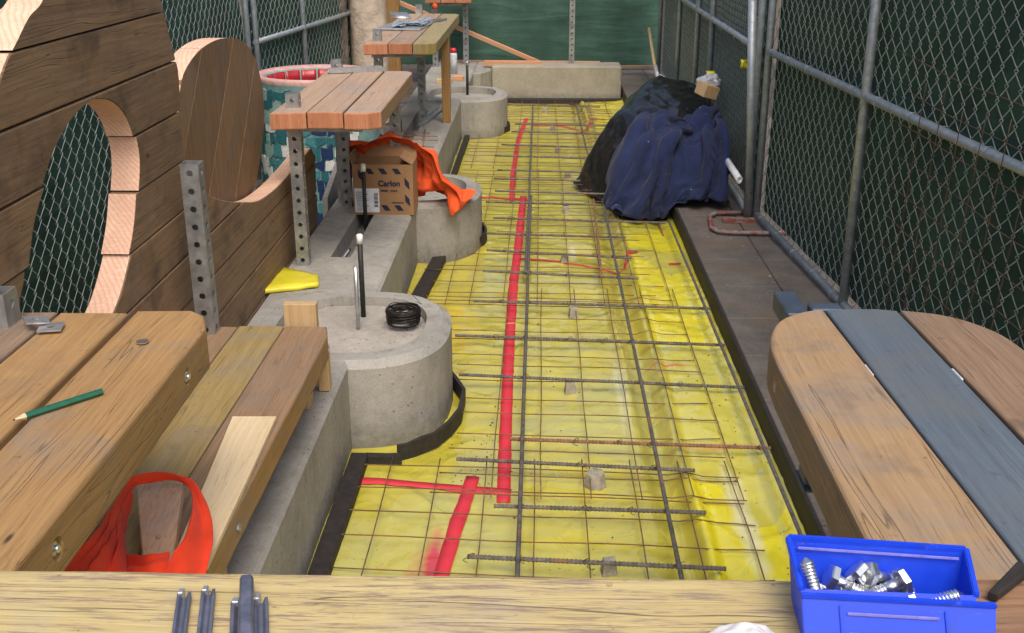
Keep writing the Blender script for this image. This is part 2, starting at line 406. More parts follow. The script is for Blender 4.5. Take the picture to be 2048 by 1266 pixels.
def screen_mat(name, c, trans=.0):
    n = NT(name); a = n.noise(2.2, 5, .6); wv = n.noise(1, 2, .5, 0, n.mapd(400, 400, 60)); fo = n.noise(1, 3, .5, .5, n.mapd(1.5, 1.5, 9))
    cc = n.ramp(a, [(.3, tuple(v * .6 for v in c)), (.7, tuple(v * 1.35 for v in c))])
    cc = n.mix(n.ramp(wv, [(.45, .35), (.6, 0)]), cc, tuple(v * .35 for v in c))
    cc = n.mix(n.ramp(fo, [(.55, 0), (.75, .25)]), cc, tuple(min(1, v * 2.2) for v in c))
    n.bump(fo, .03, .5)
    return n.fin(cc, .75, 0, .25)
M['screen'] = screen_mat('dark_green_screen', (.030, .074, .056))
M['screen_back'] = screen_mat('green_screen_far', (.055, .12, .088))
M['screen_left'] = screen_mat('green_screen_left', (.04, .10, .075))

def membrane_mat():
    n = NT('yellow_plastic_membrane')
    sx = n.n('ShaderNodeSeparateXYZ'); geo = n.n('ShaderNodeNewGeometry'); n.l(geo.outputs['Position'], sx.inputs[0])
    n.c = geo.outputs['Position']
    a = n.noise(2.4, 5, .6, .4); b = n.noise(11, 4, .6)
    film = n.ramp(n.mix(.3, a, b), [(.25, (.46, .41, .04)), (.5, (.57, .505, .05)), (.75, (.68, .60, .065))])
    edge = n.math('ADD', sx.outputs[0], n.math('MULTIPLY', n.math('SUBTRACT', a, .5), .07))
    c = n.mix(n.ramp(edge, [(.455, 0), (.475, 1)]), film, (.84, .74, .02))
    # double layers of film: big soft-cornered patches where the sheet overlaps the grey-green one beneath
    pv = n.voro(1.1, n.mapd(1.3, .8, 1), 'F1', 'Color'); sp = n.n('ShaderNodeSeparateColor'); n.l(pv, sp.inputs[0])
    c = n.mix(n.math('MULTIPLY', n.ramp(sp.outputs[0], [(.72, 0), (.73, 1)]), .55), c, (.50, .48, .13))
    wh = n.noise(1, 5, .75, 1.2, n.mapd(9, 5, 5)); c = n.mix(n.ramp(wh, [(.66, 0), (.75, .35)]), c, (.80, .78, .52))
    # red marking paint sprayed on the film at its near left corner and near the right shelf
    def spot(cx, cy, rx, ry, amt, c, pc=(.62, .02, .05)):
        mp = n.n('ShaderNodeMapping', vector_type='POINT'); n.l(geo.outputs['Position'], mp.inputs[0])
        mp.inputs['Location'].default_value = (-cx / rx, -cy / ry, 0); mp.inputs['Scale'].default_value = (1 / rx, 1 / ry, 0)
        ln = n.n('ShaderNodeVectorMath', operation='LENGTH'); n.l(mp.outputs[0], ln.inputs[0])
        d = n.math('ADD', ln.outputs['Value'], n.math('MULTIPLY', n.math('SUBTRACT', b, .5), .9))
        return n.mix(n.ramp(d, [(.35, amt), (1.0, 0)]), c, pc)
    c = spot(-.285, 2.55, .032, .26, .95, c); c = spot(.60, 3.28, .14, .035, .45, c); c = spot(.50, 3.98, .1, .02, .7, c); c = spot(-.33, 2.35, .05, .3, .6, c)
    c = spot(.60, 2.82, .045, .40, .85, c, (.86, .85, .50)); c = spot(.31, 3.75, .03, .5, .5, c, (.80, .79, .45)); c = spot(.17, 5.5, .03, .16, .6, c, (.88, .86, .6))  # loose pale film, glossy fold's white highlight painted into the colour, pale far patch
    gr = n.noise(70, 3, .7); gm = n.noise(3, 3); c = n.mix(n.math('MULTIPLY', n.ramp(gr, [(.62, 0), (.7, .8)]), n.ramp(gm, [(.5, 0), (.62, 1)])), c, (.12, .10, .05))
    w1 = n.noise(1, 3, .5, 1.0, n.mapd(3, 1.3, 1))
    wd = n.n('ShaderNodeTexNoise'); n.l(geo.outputs['Position'], wd.inputs['Vector']); wd.inputs['Scale'].default_value = 5; wd.inputs['Detail'].default_value = 3
    ws = n.n('ShaderNodeVectorMath', operation='SCALE'); n.l(wd.outputs['Color'], ws.inputs[0]); ws.inputs['Scale'].default_value = .35
    wa = n.n('ShaderNodeVectorMath', operation='ADD'); n.l(geo.outputs['Position'], wa.inputs[0]); n.l(ws.outputs[0], wa.inputs[1]); n.c = wa.outputs[0]
    cr1 = n.ramp(n.voro(1, n.mapd(5, 2.6, 1), 'DISTANCE_TO_EDGE'), [(0, 1), (.10, .25), (.4, 0)]); cr2 = n.ramp(n.voro(1, n.mapd(17, 9, 4), 'DISTANCE_TO_EDGE'), [(0, 1), (.12, .2), (.4, 0)])
    cm = n.ramp(n.noise(1.9, 3), [(.42, 0), (.6, 1)])
    b1 = n.bump(w1, .030, .5); n.bump(n.math('ADD', cr1, n.math('MULTIPLY', cr2, n.math('MULTIPLY', cm, .45))), .0045, .55, b1)
    n.b.inputs['Coat Weight'].default_value = 1; n.b.inputs['Coat IOR'].default_value = 1.65; n.b.inputs['Coat Roughness'].default_value = .06
    return n.fin(c, .36, 0, .6)
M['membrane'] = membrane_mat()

def mosaic_mats():
    cs = [('teal', (.06, .21, .24)), ('pale_aqua', (.24, .37, .33)), ('navy', (.02, .04, .11)), ('white_black', (.62, .64, .62)), ('deep_green', (.03, .13, .15)), ('sea', (.10, .30, .31))]
    return [plain('mosaic_' + a, c, .25, 0, .25, 90, 0) for a, c in cs]
MOS = mosaic_mats(); M['mosred'] = plain('mosaic_red', (.40, .02, .025), .3); M['grout'] = plain('pale_grout', (.20, .34, .33), .9); M['pinkgrout'] = plain('pink_rim', (.55, .33, .30), .8)

# ================================================================== SETTING
g = MB(); g.sheet([[(x, y, -.03 if -2.2 < x < 1.5 and 0 < y < 12.5 else -.03) for x in np.linspace(-60, 60, 13)] for y in np.linspace(-40, 80, 13)])
g.build('ground', M['soil'], kind='structure')
# pavement on the right: a bed and its slabs
XE = .77
pv = thing('pavement', None, None, (1.3, 6, 0), kind='structure')
b = MB(); b.box((XE, -.5, -.028), (2.6, 13, .095)); b.build('bedding', plain('dark_joint_sand', (.06, .052, .045), .95), pv)
random.seed(3); first = {}
y = -.2; row = 0
while y < 12.2:
    d = .405
    for k, (x0, x1) in enumerate(((XE, XE + .30), (XE + .30, XE + .66), (XE + .66, XE + 1.1))):
        key = k
        if key not in first:
            q = MB(); q.box((x0 + .002, y + .002, .06), (x1 - .002, y + d - .002, .12), bev=.004); o = q.build('paving_slab', M['pave'], pv); first[key] = (o, y)
        else:
            src, y0 = first[key]; o = src.copy(); col.objects.link(o); o.parent = pv; o.location = src.location + Vector((0, y - y0, random.uniform(-.002, .001)))
    y += d; row += 1

# yellow membrane: real sheet with folds, a ridge and a raised right shelf
_r = random.Random(31); WR = [(_r.uniform(-.5, .74), _r.uniform(2.2, 8), _r.uniform(-1.2, 1.2) + 1.57 * (k % 2), _r.uniform(.04, .14), _r.uniform(.004, .009)) for k in range(60)]
def memz(x, y):
    v = Vector((x, y, 0))
    z = .006 * mnoise.noise(v * 3.1) + .004 * mnoise.noise(v * 8) + .0025 * mnoise.noise(v * 21)
    rx = .475 - .012 * (y - 2.6) + .012 * mnoise.noise(Vector((0, y * 1.4, 5)))
    z += .036 * math.exp(-((x - rx) / .024) ** 2)
    if x > rx: z += .022 * min(1, (x - rx) / .05) + .018 * max(0, (x - .68) / .09)
    z -= .018 * math.exp(-((x - rx + .07) / .03) ** 2)
    z += .020 * math.exp(-((x - .31 - .03 * math.sin(y * 2)) / .020) ** 2) * max(0, math.sin(y * 1.7 + .5))
    for (wx, wy, an, ln, hh) in WR:
        dx, dy = x - wx, y - wy; u = dx * math.cos(an) + dy * math.sin(an); v_ = -dx * math.sin(an) + dy * math.cos(an)
        if abs(u) < ln * 2.2 and abs(v_) < .05: z += hh * math.exp(-(u / ln) ** 2 - (v_ / .011) ** 2)
    z += .010 * abs(mnoise.noise(Vector((x * 2.5 + y * .8, y * 1.1, 9)))) * 2
    return z
nx, ny = 150, 620
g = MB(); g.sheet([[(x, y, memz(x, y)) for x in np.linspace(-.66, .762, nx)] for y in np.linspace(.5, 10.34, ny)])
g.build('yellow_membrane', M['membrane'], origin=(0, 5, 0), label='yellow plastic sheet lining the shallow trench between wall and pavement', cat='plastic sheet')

# black edging board along the pavement
b = MB(); b.prism([(.5, -.02), (10.3, -.02), (10.3, .124), (.5, .128)], XE - .014, XE - .001, plane='YZ', bev=.002, seg=1)
b.build('edging_board', M['black'], label='long black edging board standing between yellow sheet and dark pavement', cat='edging')
# dark strip at the foot of the left wall
b = MB(); b.prism([(-.615, .5), (-.565, .5), (-.548, 3.17), (-.603, 3.17)], .004, .045, bev=.004); b.build('base_strip', M['black'], label='black felt strip at the wall foot nearest the camera', cat='edging strip')
pts = [P(893, 498, .03), P(880, 520, .03), P(858, 568, .03), P(838, 600, .03)]
b = MB()
for a_, c_ in zip(pts[:-1], pts[1:]):
    pass
b.prism([(p.x - .045, p.y) for p in (pts[0], pts[-1])][::1] + [(p.x + .02, p.y) for p in (pts[-1], pts[0])], .006, .04, bev=.003)
b.build('base_strip', M['black'], label='black felt strip lying between the near and middle planters', cat='edging strip')
b = MB(); b.prism([(-.598, 6.15), (-.57, 6.15), (-.555, 8.6), (-.595, 8.6)], .004, .04, bev=.003); b.build('base_strip', M['black'], label='black felt strip at the wall foot before the farthest planter', cat='edging strip')
b = MB(); b.box((-.42, 10.26, .002), (.75, 10.335, .05), bev=.004); b.build('base_strip', M['black'], label='black felt strip along the foot of the end wall', cat='edging strip')

# ------------------------------------------------------------------ left seat wall with three round planters
TOP = .31
wall = MB(); wall.prism([(-1.04, -.02), (-.618, -.02), (-.618, TOP - .012), (-.630, TOP), (-1.03, TOP), (-1.04, TOP - .01)], .3, 10.9, plane='XZ')
wo_ = wall.build('seat_wall', M['concrete'], origin=(-.8, 5, 0), label='long low grey concrete wall with three round bulges, left of the trench', cat='wall')
planters = [(-.665, 3.645, .352, .262), (-.655, 5.69, .345, .262), (-.63, 8.95, .36, .265)]
def squash(b, cx_, cy_, ky=1.07, p=2.5):
    for v in b.b.verts:
        dx, dy = v.co.x - cx_, v.co.y - cy_; r = math.hypot(dx, dy)
        if r < 1e-6: continue
        c_, s_ = abs(dx / r), abs(dy / r); k = (c_ ** p + s_ ** p) ** (-1 / p); v.co.x = cx_ + dx * k; v.co.y = cy_ + dy * k * ky
for (cx_, cy_, ro, ri) in planters:
    t = MB(); t.lathe([(0.0001, -.02), (ro, -.02), (ro, TOP - .022 + .002), (ro - .03, TOP + .002), (0.0001, TOP + .002)], (cx_, cy_, 0), 96); bmesh.ops.remove_doubles(t.b, verts=t.b.verts[:], dist=.0005); squash(t, cx_, cy_)
    bmesh.ops.recalc_face_normals(t.b, faces=t.b.faces[:])
    to = t.build('t', M['concrete'], origin=(cx_, cy_, 0)); boolean(wo_, to, 'UNION'); kill(to)
for (cx_, cy_, ro, ri) in planters:
    t = MB(); t.lathe([(0.0001, .22), (ri, .22), (ri + .006, TOP + .2), (0.0001, TOP + .2)], (cx_, cy_, 0), 96); bmesh.ops.remove_doubles(t.b, verts=t.b.verts[:], dist=.0005); squash(t, cx_, cy_)
    bmesh.ops.recalc_face_normals(t.b, faces=t.b.faces[:])
    to = t.build('t', M['concrete'], origin=(cx_, cy_, 0)); boolean(wo_, to, 'DIFFERENCE'); kill(to)
for lo, hi in (((-.885, 4.44, .225), (-.80, 5.35, .5)), ((-.90, 6.2, .225), (-.82, 8.1, .5)), ((-.612, 5.26, -.1), (-.6, 5.262, .5))):
    t = MB(); t.box(lo, hi); to = t.build('t', M['concrete']); boolean(wo_, to, 'DIFFERENCE'); kill(to)
clip_smooth(wo_, 30)
for i, (cx_, cy_, ro, ri) in enumerate(planters):
    t = MB(); rings = []
    for k in range(9):
        rr = ri * .995 * k / 8
        rings.append([Vector((cx_ + rr * math.cos(a), cy_ + rr * math.sin(a), .277 - (.015 if i else 0) + .006 * mnoise.noise(Vector((rr * math.cos(a) * 14, rr * math.sin(a) * 14, i))))) for a in np.linspace(0, 2 * math.pi, 49)])
    t.sheet(rings); squash(t, cx_, cy_); bmesh.ops.remove_doubles(t.b, verts=t.b.verts[:], dist=.0008)
    t.build('mortar_fill', M['fill'], wo_, origin=(cx_, cy_, .28))
# bent black bands round the planter feet
def band(pts2, h, t_, name, label, z0=.004):
    b = MB(); n = len(pts2); lo, li, ho, hi = [], [], [], []
    for i, p in enumerate(pts2):
        a = Vector(pts2[max(i - 1, 0)]); c = Vector(pts2[min(i + 1, n - 1)]); d = (c - a).normalized(); nn = Vector((-d.y, d.x)) * t_ / 2
        p = Vector(p); j = .006 * mnoise.noise(Vector((i * .9, 3, 1)))
        lo.append((p.x + nn.x, p.y + nn.y, z0)); li.append((p.x - nn.x, p.y - nn.y, z0)); ho.append((p.x + nn.x * 1.2, p.y + nn.y * 1.2, h + j)); hi.append((p.x - nn.x, p.y - nn.y, h + j))
    b.sheet([lo, ho, hi, li, lo], sm=False); 
    for k in (0, -1):
        try: b.b.faces.new([b.b.verts.new(q[k]) for q in (lo, ho, hi, li)])
        except Exception: pass
    bmesh.ops.recalc_face_normals(b.b, faces=b.b.faces[:])
    return b.build(name, M['black'], label=label, cat='edging strip')
def arc(cx_, cy_, r, a0, a1, n=24, wob=.006, seed=0):
    return [(cx_ + (r + wob * mnoise.noise(Vector((a * .04, seed, 0)))) * math.cos(R(a)), cy_ + (r + wob * mnoise.noise(Vector((a * .04, seed, 0)))) * math.sin(R(a))) for a in np.linspace(a0, a1, n)]
nb = [(q.x, q.y) for q in (P(896, 765, 0), P(912, 785, 0), P(928, 808, 0), P(920, 848, 0), P(900, 874, 0), P(872, 896, 0), P(845, 908, 0), P(815, 920, 0), P(796, 924, 0))]
band(nb, .062, .012, 'planter_band', 'black band bent loosely round the nearest planter, right piece')
band([(-.44, 3.175), (-.49, 3.17), (-.56, 3.175)], .035, .03, 'planter_band', 'short black band before the nearest planter, left piece')
band(arc(-.655, 5.735, .365, -80, 30, 26, .02, 2), .07, .012, 'planter_band', 'black band curled round the middle planter')
band(arc(-.63, 8.95, .375, -75, 30, 20, .02, 4), .06, .014, 'planter_band', 'black band round the farthest planter')

# end wall
b = MB(); b.box((-.46, 10.34, -.02), (.745, 10.66, TOP + .03), bev=.012, seg=1)
b.build('end_wall', M['concrete_end'], label='straight buff concrete wall closing the far end of the trench', cat='wall')
b = MB(); b.prism([(-.617, 10.1), (-.55, 10.1), (-.462, 10.33), (-.462, 10.9), (-.617, 10.9)], -.02, TOP - .004, bev=.008, seg=1)
b.build('corner_block', M['concrete'], label='concrete corner joining the seat wall to the end wall', cat='wall')

# ------------------------------------------------------------------ reinforcement
def rebar(p0, p1, r=.0064, bend=None, mat='rebar', ribbed=True, label='', group=None):
    p0, p1 = Vector(p0), Vector(p1); L = (p1 - p0).length; d = (p1 - p0) / L
    ph = random.uniform(0, 10); pts, rs = [], []
    step = .0115 if ribbed else .05; n = max(2, int(L / step))
    for i in range(n + 1):
        t = i / n; c = p0.lerp(p1, t)
        off = Vector((-d.y, d.x, 0)) * (.004 * mnoise.noise(Vector((t * L * .9, ph, 0)))) + Vector((0, 0, .002 * mnoise.noise(Vector((t * L * 1.2, ph, 7)))))
        c = c + off * min(1, L)
        if ribbed:
            for dd, rr in ((-.0030, r * .9), (-.0012, r * 1.11), (.0012, r * 1.11), (.0030, r * .9)):
                pts.append(c + d * dd); rs.append(rr)
        else: pts.append(c); rs.append(r)
    b = MB(); b.tube(pts, rs, 8)
    for f in b.b.faces: f.smooth = not ribbed
    return b.build('rebar', M[mat], label=label, cat='steel bar', group=group)
cross = [(937, 1113, 1450, 1137), (990, 1012, 1410, 1025), (915, 918, 1388, 941), (1022, 878, 1540, 896), (920, 749, 1487, 775), (912, 671, 1448, 690),
         (948, 602, 1420, 617), (968, 542, 1275, 557), (975, 500, 1262, 516), (973, 467, 1250, 475), (988, 436, 1330, 445), (973, 404, 1290, 412),
         (990, 382, 1280, 390), (988, 357, 1260, 364), (995, 340, 1250, 346), (990, 311, 1240, 319), (1003, 289, 1230, 296), (1023, 263, 1215, 268), (1030, 248, 1215, 252), (1012, 209, 1200, 214)]
for i, (x0, y0, x1, y1) in enumerate(cross):
    lab = f'{ORD[i]} crosswise ribbed steel bar counted from the front plank' if i else 'ribbed crosswise steel bar nearest the front plank'
    if i == 3: lab = 'rusty brown crosswise steel bar reaching the right edge, fourth from front'
    if i == 19: lab = 'crosswise bar lying last before the end wall'
    rebar(P(x0, y0, .06), P(x1, y1, .06), mat='rustbar' if i == 3 else 'rebar', ribbed=i < 12, label=lab, group='crosswise steel bars over the yellow sheet')
Z2 = .0755
def LB(a, bq, lab, mat='rebar', ribbed=False, z=Z2, r=.0066): rebar(P(*a, z), P(*bq, z), r=r, mat=mat, ribbed=ribbed, label=lab, group='lengthwise steel bars')
LB((1033, 1190), (1062, 392), 'left lengthwise steel bar running from the front plank to mid trench')
LB((1052, 545), (1066, 208), 'left lengthwise steel bar continuing to the far wall, beside the first')
LB((1372, 1190), (1205, 398), 'right lengthwise steel bar from front plank to under the tarp')
LB((1187, 398), (1203, 553), 'short rusty bar beside the long right one, below the tarp', 'rustbar')
LB((1152, 208), (1176, 310), 'lengthwise steel bar at the far end vanishing under the tarp')
rebar(P(1640, 1160, .10), P(1337, 440, .10), mat='rebar', ribbed=False, label='steel bar lying along the black edging at the right', group='lengthwise steel bars')
rebar(P(1311, 430, .03), P(1326, 470, .03), r=.006, mat='rustbar', ribbed=False, label='short rusty bar end poking from under the blue blanket')

def wires(name, label, ys, xs, x0f, x1f, y0, y1, z=.035):
    b = MB(); rw = .0020
    for y in ys:
        a, c = x0f(y), x1f(y); n = max(3, int((c - a) / .05)); ph = random.uniform(0, 9)
        sag = random.uniform(-.006, .006)
        b.tube([(x, y - .045 * (x - a) + .006 * mnoise.noise(Vector((x * 2, ph, 0))), max(memz(min(x, .75), y) + .009, z + sag * 2 + .006 * mnoise.noise(Vector((x * 2.3, ph, 5))))) for x in np.linspace(a, c, n)], rw, 5)
    for x in xs:
        ya, yb = y0(x), y1; n = max(3, int((yb - ya) / .1)); ph = random.uniform(0, 9)
        b.tube([(x + .004 * mnoise.noise(Vector((y * 1.7, ph, 0))), y, max(memz(min(x, .75), y) + .013, z + .0035 + .005 * mnoise.noise(Vector((y * 1.5, ph, 8))))) for y in np.linspace(ya, yb, n)], rw, 5)
    return b.build(name, M['rustwire'], label=label, cat='wire mesh', group='welded wire mesh sheets over the yellow sheet')
def leftx(y):
    for (cx_, cy_, ro, ri) in planters:
        d = ro + .09
        if abs(y - cy_) < d: return cx_ + math.sqrt(d * d - (y - cy_) ** 2)
    return -.57
S = .1405
xs1 = [-.615 + .1515 * k for k in range(1, 9)]
wires('wire_mesh', 'thin rusty wire mesh nearest the front plank', [3.10 - S * k for k in range(0, 8)], xs1, lambda y: max(-.58, leftx(y)), lambda y: .625, lambda x: 1.9, 3.15)
wires('wire_mesh', 'thin rusty wire mesh beside the nearest planter', [2.93 + S * k for k in range(0, 14)], [x + .02 for x in xs1 if x > -.2], lambda y: max(leftx(y) if y > 3.9 else -.3 + .03 * math.sin(y * 40), -.56), lambda y: .61 + .01 * math.sin(y * 31), lambda x: 2.9, 4.85)
wires('wire_mesh', 'thin rusty wire mesh beside the middle planter', [4.68 + S * k for k in range(0, 19)], [x for x in xs1 if x > -.36] + [-.42], lambda y: max(leftx(y), -.56), lambda y: .56 + .03 * math.sin(y * 23) if y < 5.9 else .5, lambda x: 4.62 if x > -.36 else 4.62, 7.3)
wires('wire_mesh', 'thin rusty wire mesh at the far end by the end wall', [7.22 + S * k for k in range(0, 22)], [x - .01 for x in xs1], lambda y: max(leftx(y), -.54), lambda y: .62, lambda x: 7.15 if x > -.2 else 7.4, 10.25)
# tie wires at crossings
b = MB(); random.seed(11)
for (x0, y0, x1, y1) in cross[:12]:
    for xx in (-.05, .13, .375, .27, -.17, .52, .72):
        a, c = P(x0, y0, .06), P(x1, y1, .06)
        if not (a.x < xx < c.x) or random.random() < .25: continue
        y = a.y + (c.y - a.y) * (xx - a.x) / (c.x - a.x)
        rr = .011; o_ = Vector((xx + random.uniform(-.006, .006), y, .064))
        b.tube([o_ + Vector((math.cos(t) * rr * .8, math.cos(t + 1) * rr, math.sin(t) * rr)) for t in np.linspace(0, 10, 18)], .0011, 4)
        q = o_ + Vector((random.uniform(-.02, .02), random.uniform(-.03, 0), 0)); ra = random.uniform(.008, .016)
        b.tube([q + Vector((math.cos(t) * ra, math.sin(t) * ra * 1.2, .002 * math.sin(t * 2))) for t in np.linspace(random.uniform(0, 2), random.uniform(4.5, 6), 12)], .001, 4)
b.build('tie_wires', M['tie'], label='twisted tie wire loops at the bar crossings', cat='tie wire', kind='stuff')
# spacer blocks under the bars
dob = [((1217, 1150), 'half hidden by the front plank'), ((1190, 972), 'rounded lump, second from the front'), ((1140, 787), 'third from the front, with faceted sides'), ((1147, 636), 'beside the near planter, fourth from front'),
       ((1129, 528), 'where the thin red line crosses'), ((1131, 428), 'level with the middle planter'), ((1135, 358), 'at the tip of the black tarp'), ((1116, 306), 'with the short red mark on its left'), ((1105, 262), 'second from the end wall'), ((1090, 226), 'nearest the end wall')]
for i, ((px, py), lab) in enumerate(dob):
    c = P(px, py, .0); random.seed(20 + i); b = MB()
    w_ = .020 if i != 1 else .026
    q = []
    for (sx, sy) in ((-1, -1), (1, -1), (1, 1), (-1, 1)):
        q.append((sx, sy))
    n = 4 if i != 1 else 7
    ang0 = math.pi / 4 + random.uniform(-.15, .15)
    bo = [b.b.verts.new((c.x + math.cos(ang0 + k * 2 * math.pi / n) * w_ * 1.45, c.y + math.sin(ang0 + k * 2 * math.pi / n) * w_ * 1.45, .0)) for k in range(n)]
    to = [b.b.verts.new((c.x + math.cos(ang0 + k * 2 * math.pi / n) * w_ * 1.15 + random.uniform(-.002, .002), c.y + math.sin(ang0 + k * 2 * math.pi / n) * w_ * 1.15, .049 + random.uniform(-.003, .003))) for k in range(n)]
    for k in range(n): b.b.faces.new((bo[k], bo[(k + 1) % n], to[(k + 1) % n], to[k]))
    b.b.faces.new(to); b.b.faces.new(bo[::-1])
    bmesh.ops.bevel(b.b, geom=b.b.edges[:], offset=.002, segments=1, affect='EDGES')
    b.build('spacer_block', M['olivecloth'], label='small grey concrete spacer block ' + lab, cat='spacer block', group='concrete spacer blocks under the steel bars')

# crumbs of soil and bits of debris scattered on the film
b = MB(); random.seed(77)
for k in range(260):
    if k < 90: x, y = random.gauss(-.20, .06), random.gauss(3.38, .22)
    elif k < 150: x, y = random.gauss(.62, .05), random.uniform(2.5, 4.2)
    else: x, y = random.uniform(-.3, .7), random.uniform(2.4, 6.5)
    if x > .74 or x < leftx(y): continue
    r0 = random.uniform(.0012, .0042) * (1.3 if k % 9 == 0 else 1); z = memz(x, y) + r0 * .4
    vs = [b.b.verts.new((x + dx * r0 * random.uniform(.6, 1.2), y + dy * r0 * random.uniform(.6, 1.4), z + dz * r0 * .7)) for dx, dy, dz in ((1, 0, 0), (-1, 0, 0), (0, 1, 0), (0, -1, 0), (0, 0, 1), (0, 0, -1))]
    for a_, c_, d_ in ((0, 2, 4), (2, 1, 4), (1, 3, 4), (3, 0, 4), (2, 0, 5), (1, 2, 5), (3, 1, 5), (0, 3, 5)): b.b.faces.new((vs[a_], vs[c_], vs[d_]))
b.build('soil_crumbs', M['soil'], label='dark crumbs of soil scattered over the yellow sheet', cat='soil crumbs', kind='stuff')
# red tape stuck on the film
def strip(pts, wd, name, label, z=.004, mat='red_tape', cat='tape'):
    P2 = [Vector((p.x, p.y)) for p in pts]; out = []
    fine = []
    for a, c in zip(P2[:-1], P2[1:]):
        n = max(1, int((c - a).length / .04)); fine += [a.lerp(c, k / n) for k in range(n)]
    fine.append(P2[-1]); n = len(fine); L_, R_ = [], []; mid = []
    for i, p in enumerate(fine):
        d = (fine[min(i + 1, n - 1)] - fine[max(i - 1, 0)]).normalized(); nn = Vector((-d.y, d.x)) * wd / 2
        jj = 1 + .10 * mnoise.noise(Vector((i * .8, wd * 99, 0)))
        for arr, q in ((L_, p + nn * jj), (R_, p - nn * jj), (mid, p)): arr.append((q.x, q.y, memz(q.x, q.y) + z))
    b = MB(); b.sheet([L_, mid, R_]); o = b.build(name, M[mat], label=label, cat=cat); solidify(o, .0006, 1); return o
strip([P(1007, 1008, 0), P(1010, 900, 0), P(1016, 750, 0), P(1022, 640, 0), P(1028, 560, 0), P(1036, 500, 0), P(1047, 393, 0)], .043, 'red_tape', 'long wide red tape running up the yellow sheet left of the bars')
strip([P(1024, 402, 0), P(1026, 350, 0), P(1036, 285, 0), P(1053, 238, 0)], .036, 'red_tape', 'wide red tape at the far end curving to the right')
strip([P(700, 966, 0), P(850, 975, 0), P(1022, 988, 0)], .036, 'red_tape', 'crosswise red tape before the nearest planter', z=.005)
strip([P(946, 958, 0), P(915, 1050, 0), P(875, 1190, 0)], .044, 'red_tape', 'slanting red tape meeting the crosswise tape near the front plank', z=.007)
strip([P(960, 397, 0), P(1055, 399, 0)], .03, 'red_tape', 'short faded crosswise red tape level with the middle planter')
strip([P(1040, 519, 0), P(1130, 530, 0), P(1200, 542, 0), P(1250, 543, 0), P(1256, 520, 0), P(1275, 516, 0)], .018, 'red_line', 'thin wavy red line crossing the sheet mid trench', cat='paint line')
strip([P(1338, 519, .05), P(1362, 519, .05)], .022, 'red_line', 'short red dash on the right shelf of the sheet', cat='paint line')
strip([P(1066, 253, 0), P(1110, 252, 0), P(1175, 263, 0), P(1182, 255, 0)], .03, 'red_line', 'thin red line crossing the far end of the sheet', cat='paint line')
strip([P(1066, 290, 0), P(1112, 296, 0)], .025, 'red_line', 'short red stroke between the far bars', cat='paint line')
strip([P(1180, 248, 0), P(1210, 247, 0)], .025, 'red_line', 'red stroke beside the black tarp at the far end', cat='paint line')

# ------------------------------------------------------------------ chain link fences
def chain_link(p0, p1, z0, z1, W=.088, Hh=.10, r=.0021, sides=3, back=False):
    p0, p1 = np.array(p0[:2], float), np.array(p1[:2], float); L = np.linalg.norm(p1 - p0); d = (p1 - p0) / L; nrm = np.array([-d[1], d[0]])
    nw = int(L / (W / 2)); nz = int((z1 - z0) / (Hh / 2)); V, Fc = [], []
    rng = np.random.default_rng(5)
    for k in range(nw):
        pts = []
        zz = z0 + np.arange(nz + 1) * Hh / 2
        for j in range(nz + 1):
            s_ = (j + k) % 2; u = (k + s_) * W / 2; sgn = 1 if s_ else -1
            u += .004 * mnoise.noise(Vector((k * .11, zz[j] * 2, 3))) ; zj = zz[j] + .008 * mnoise.noise(Vector((k * .07, zz[j] * .9, 9)))
            ux = u + sgn * .0035
            pts.append((ux, -.0035 * sgn, zj - .0055)); pts.append((ux + sgn * .001, .0035 * sgn, zj + .0055)); pts.append((u - sgn * W * .22, .003 * sgn, zj + Hh * .225)) if j < nz else None
        pts = np.array(pts); n = len(pts)
        xy = p0[None] + pts[:, :1] * d[None] + pts[:, 1:2] * nrm[None]
        c = np.concatenate([xy, pts[:, 2:]], 1)
        t = np.gradient(c, axis=0); t /= np.linalg.norm(t, axis=1)[:, None]
        e1 = np.tile(np.append(nrm, 0), (n, 1)); e2 = np.cross(t, e1); e2 /= np.linalg.norm(e2, axis=1)[:, None]
        base = len(V) * 0 + sum(len(v) for v in V)
        ring = np.stack([c + r * (np.cos(a) * e1 + np.sin(a) * e2) for a in np.arange(sides) * 2 * np.pi / sides], 1).reshape(-1, 3)
        V.append(ring); i = np.arange(n - 1)[:, None] * sides; kk = np.arange(sides)[None]
        k2 = (kk + 1) % sides
        Fc.append((base + np.stack([i + kk, i + k2, i + sides + k2, i + sides + kk], -1)).reshape(-1, 4))
    return np.concatenate(V), np.concatenate(Fc)
def mesh_from(name, V, Fc, mat, parent, smooth=True, kind=None):
    o0 = V.mean(0); V = V - o0
    me = bpy.data.meshes.new(name); me.vertices.add(len(V)); me.vertices.foreach_set('co', V.astype(np.float32).ravel())
    me.loops.add(Fc.size); me.loops.foreach_set('vertex_index', Fc.astype(np.int32).ravel())
    me.polygons.add(len(Fc)); me.polygons.foreach_set('loop_start', (np.arange(len(Fc)) * 4).astype(np.int32)); me.polygons.foreach_set('loop_total', np.full(len(Fc), 4, np.int32))
    me.update(calc_edges=True); me.validate(); me.materials.append(mat)
    for p in me.polygons: pass
    me.polygons.foreach_set('use_smooth', np.full(len(Fc), smooth)); 
    o = bpy.data.objects.new(name, me); col.objects.link(o); o.parent = parent; o.location = Vector(o0) - wloc(parent)
    if kind: o['kind'] = kind
    return o
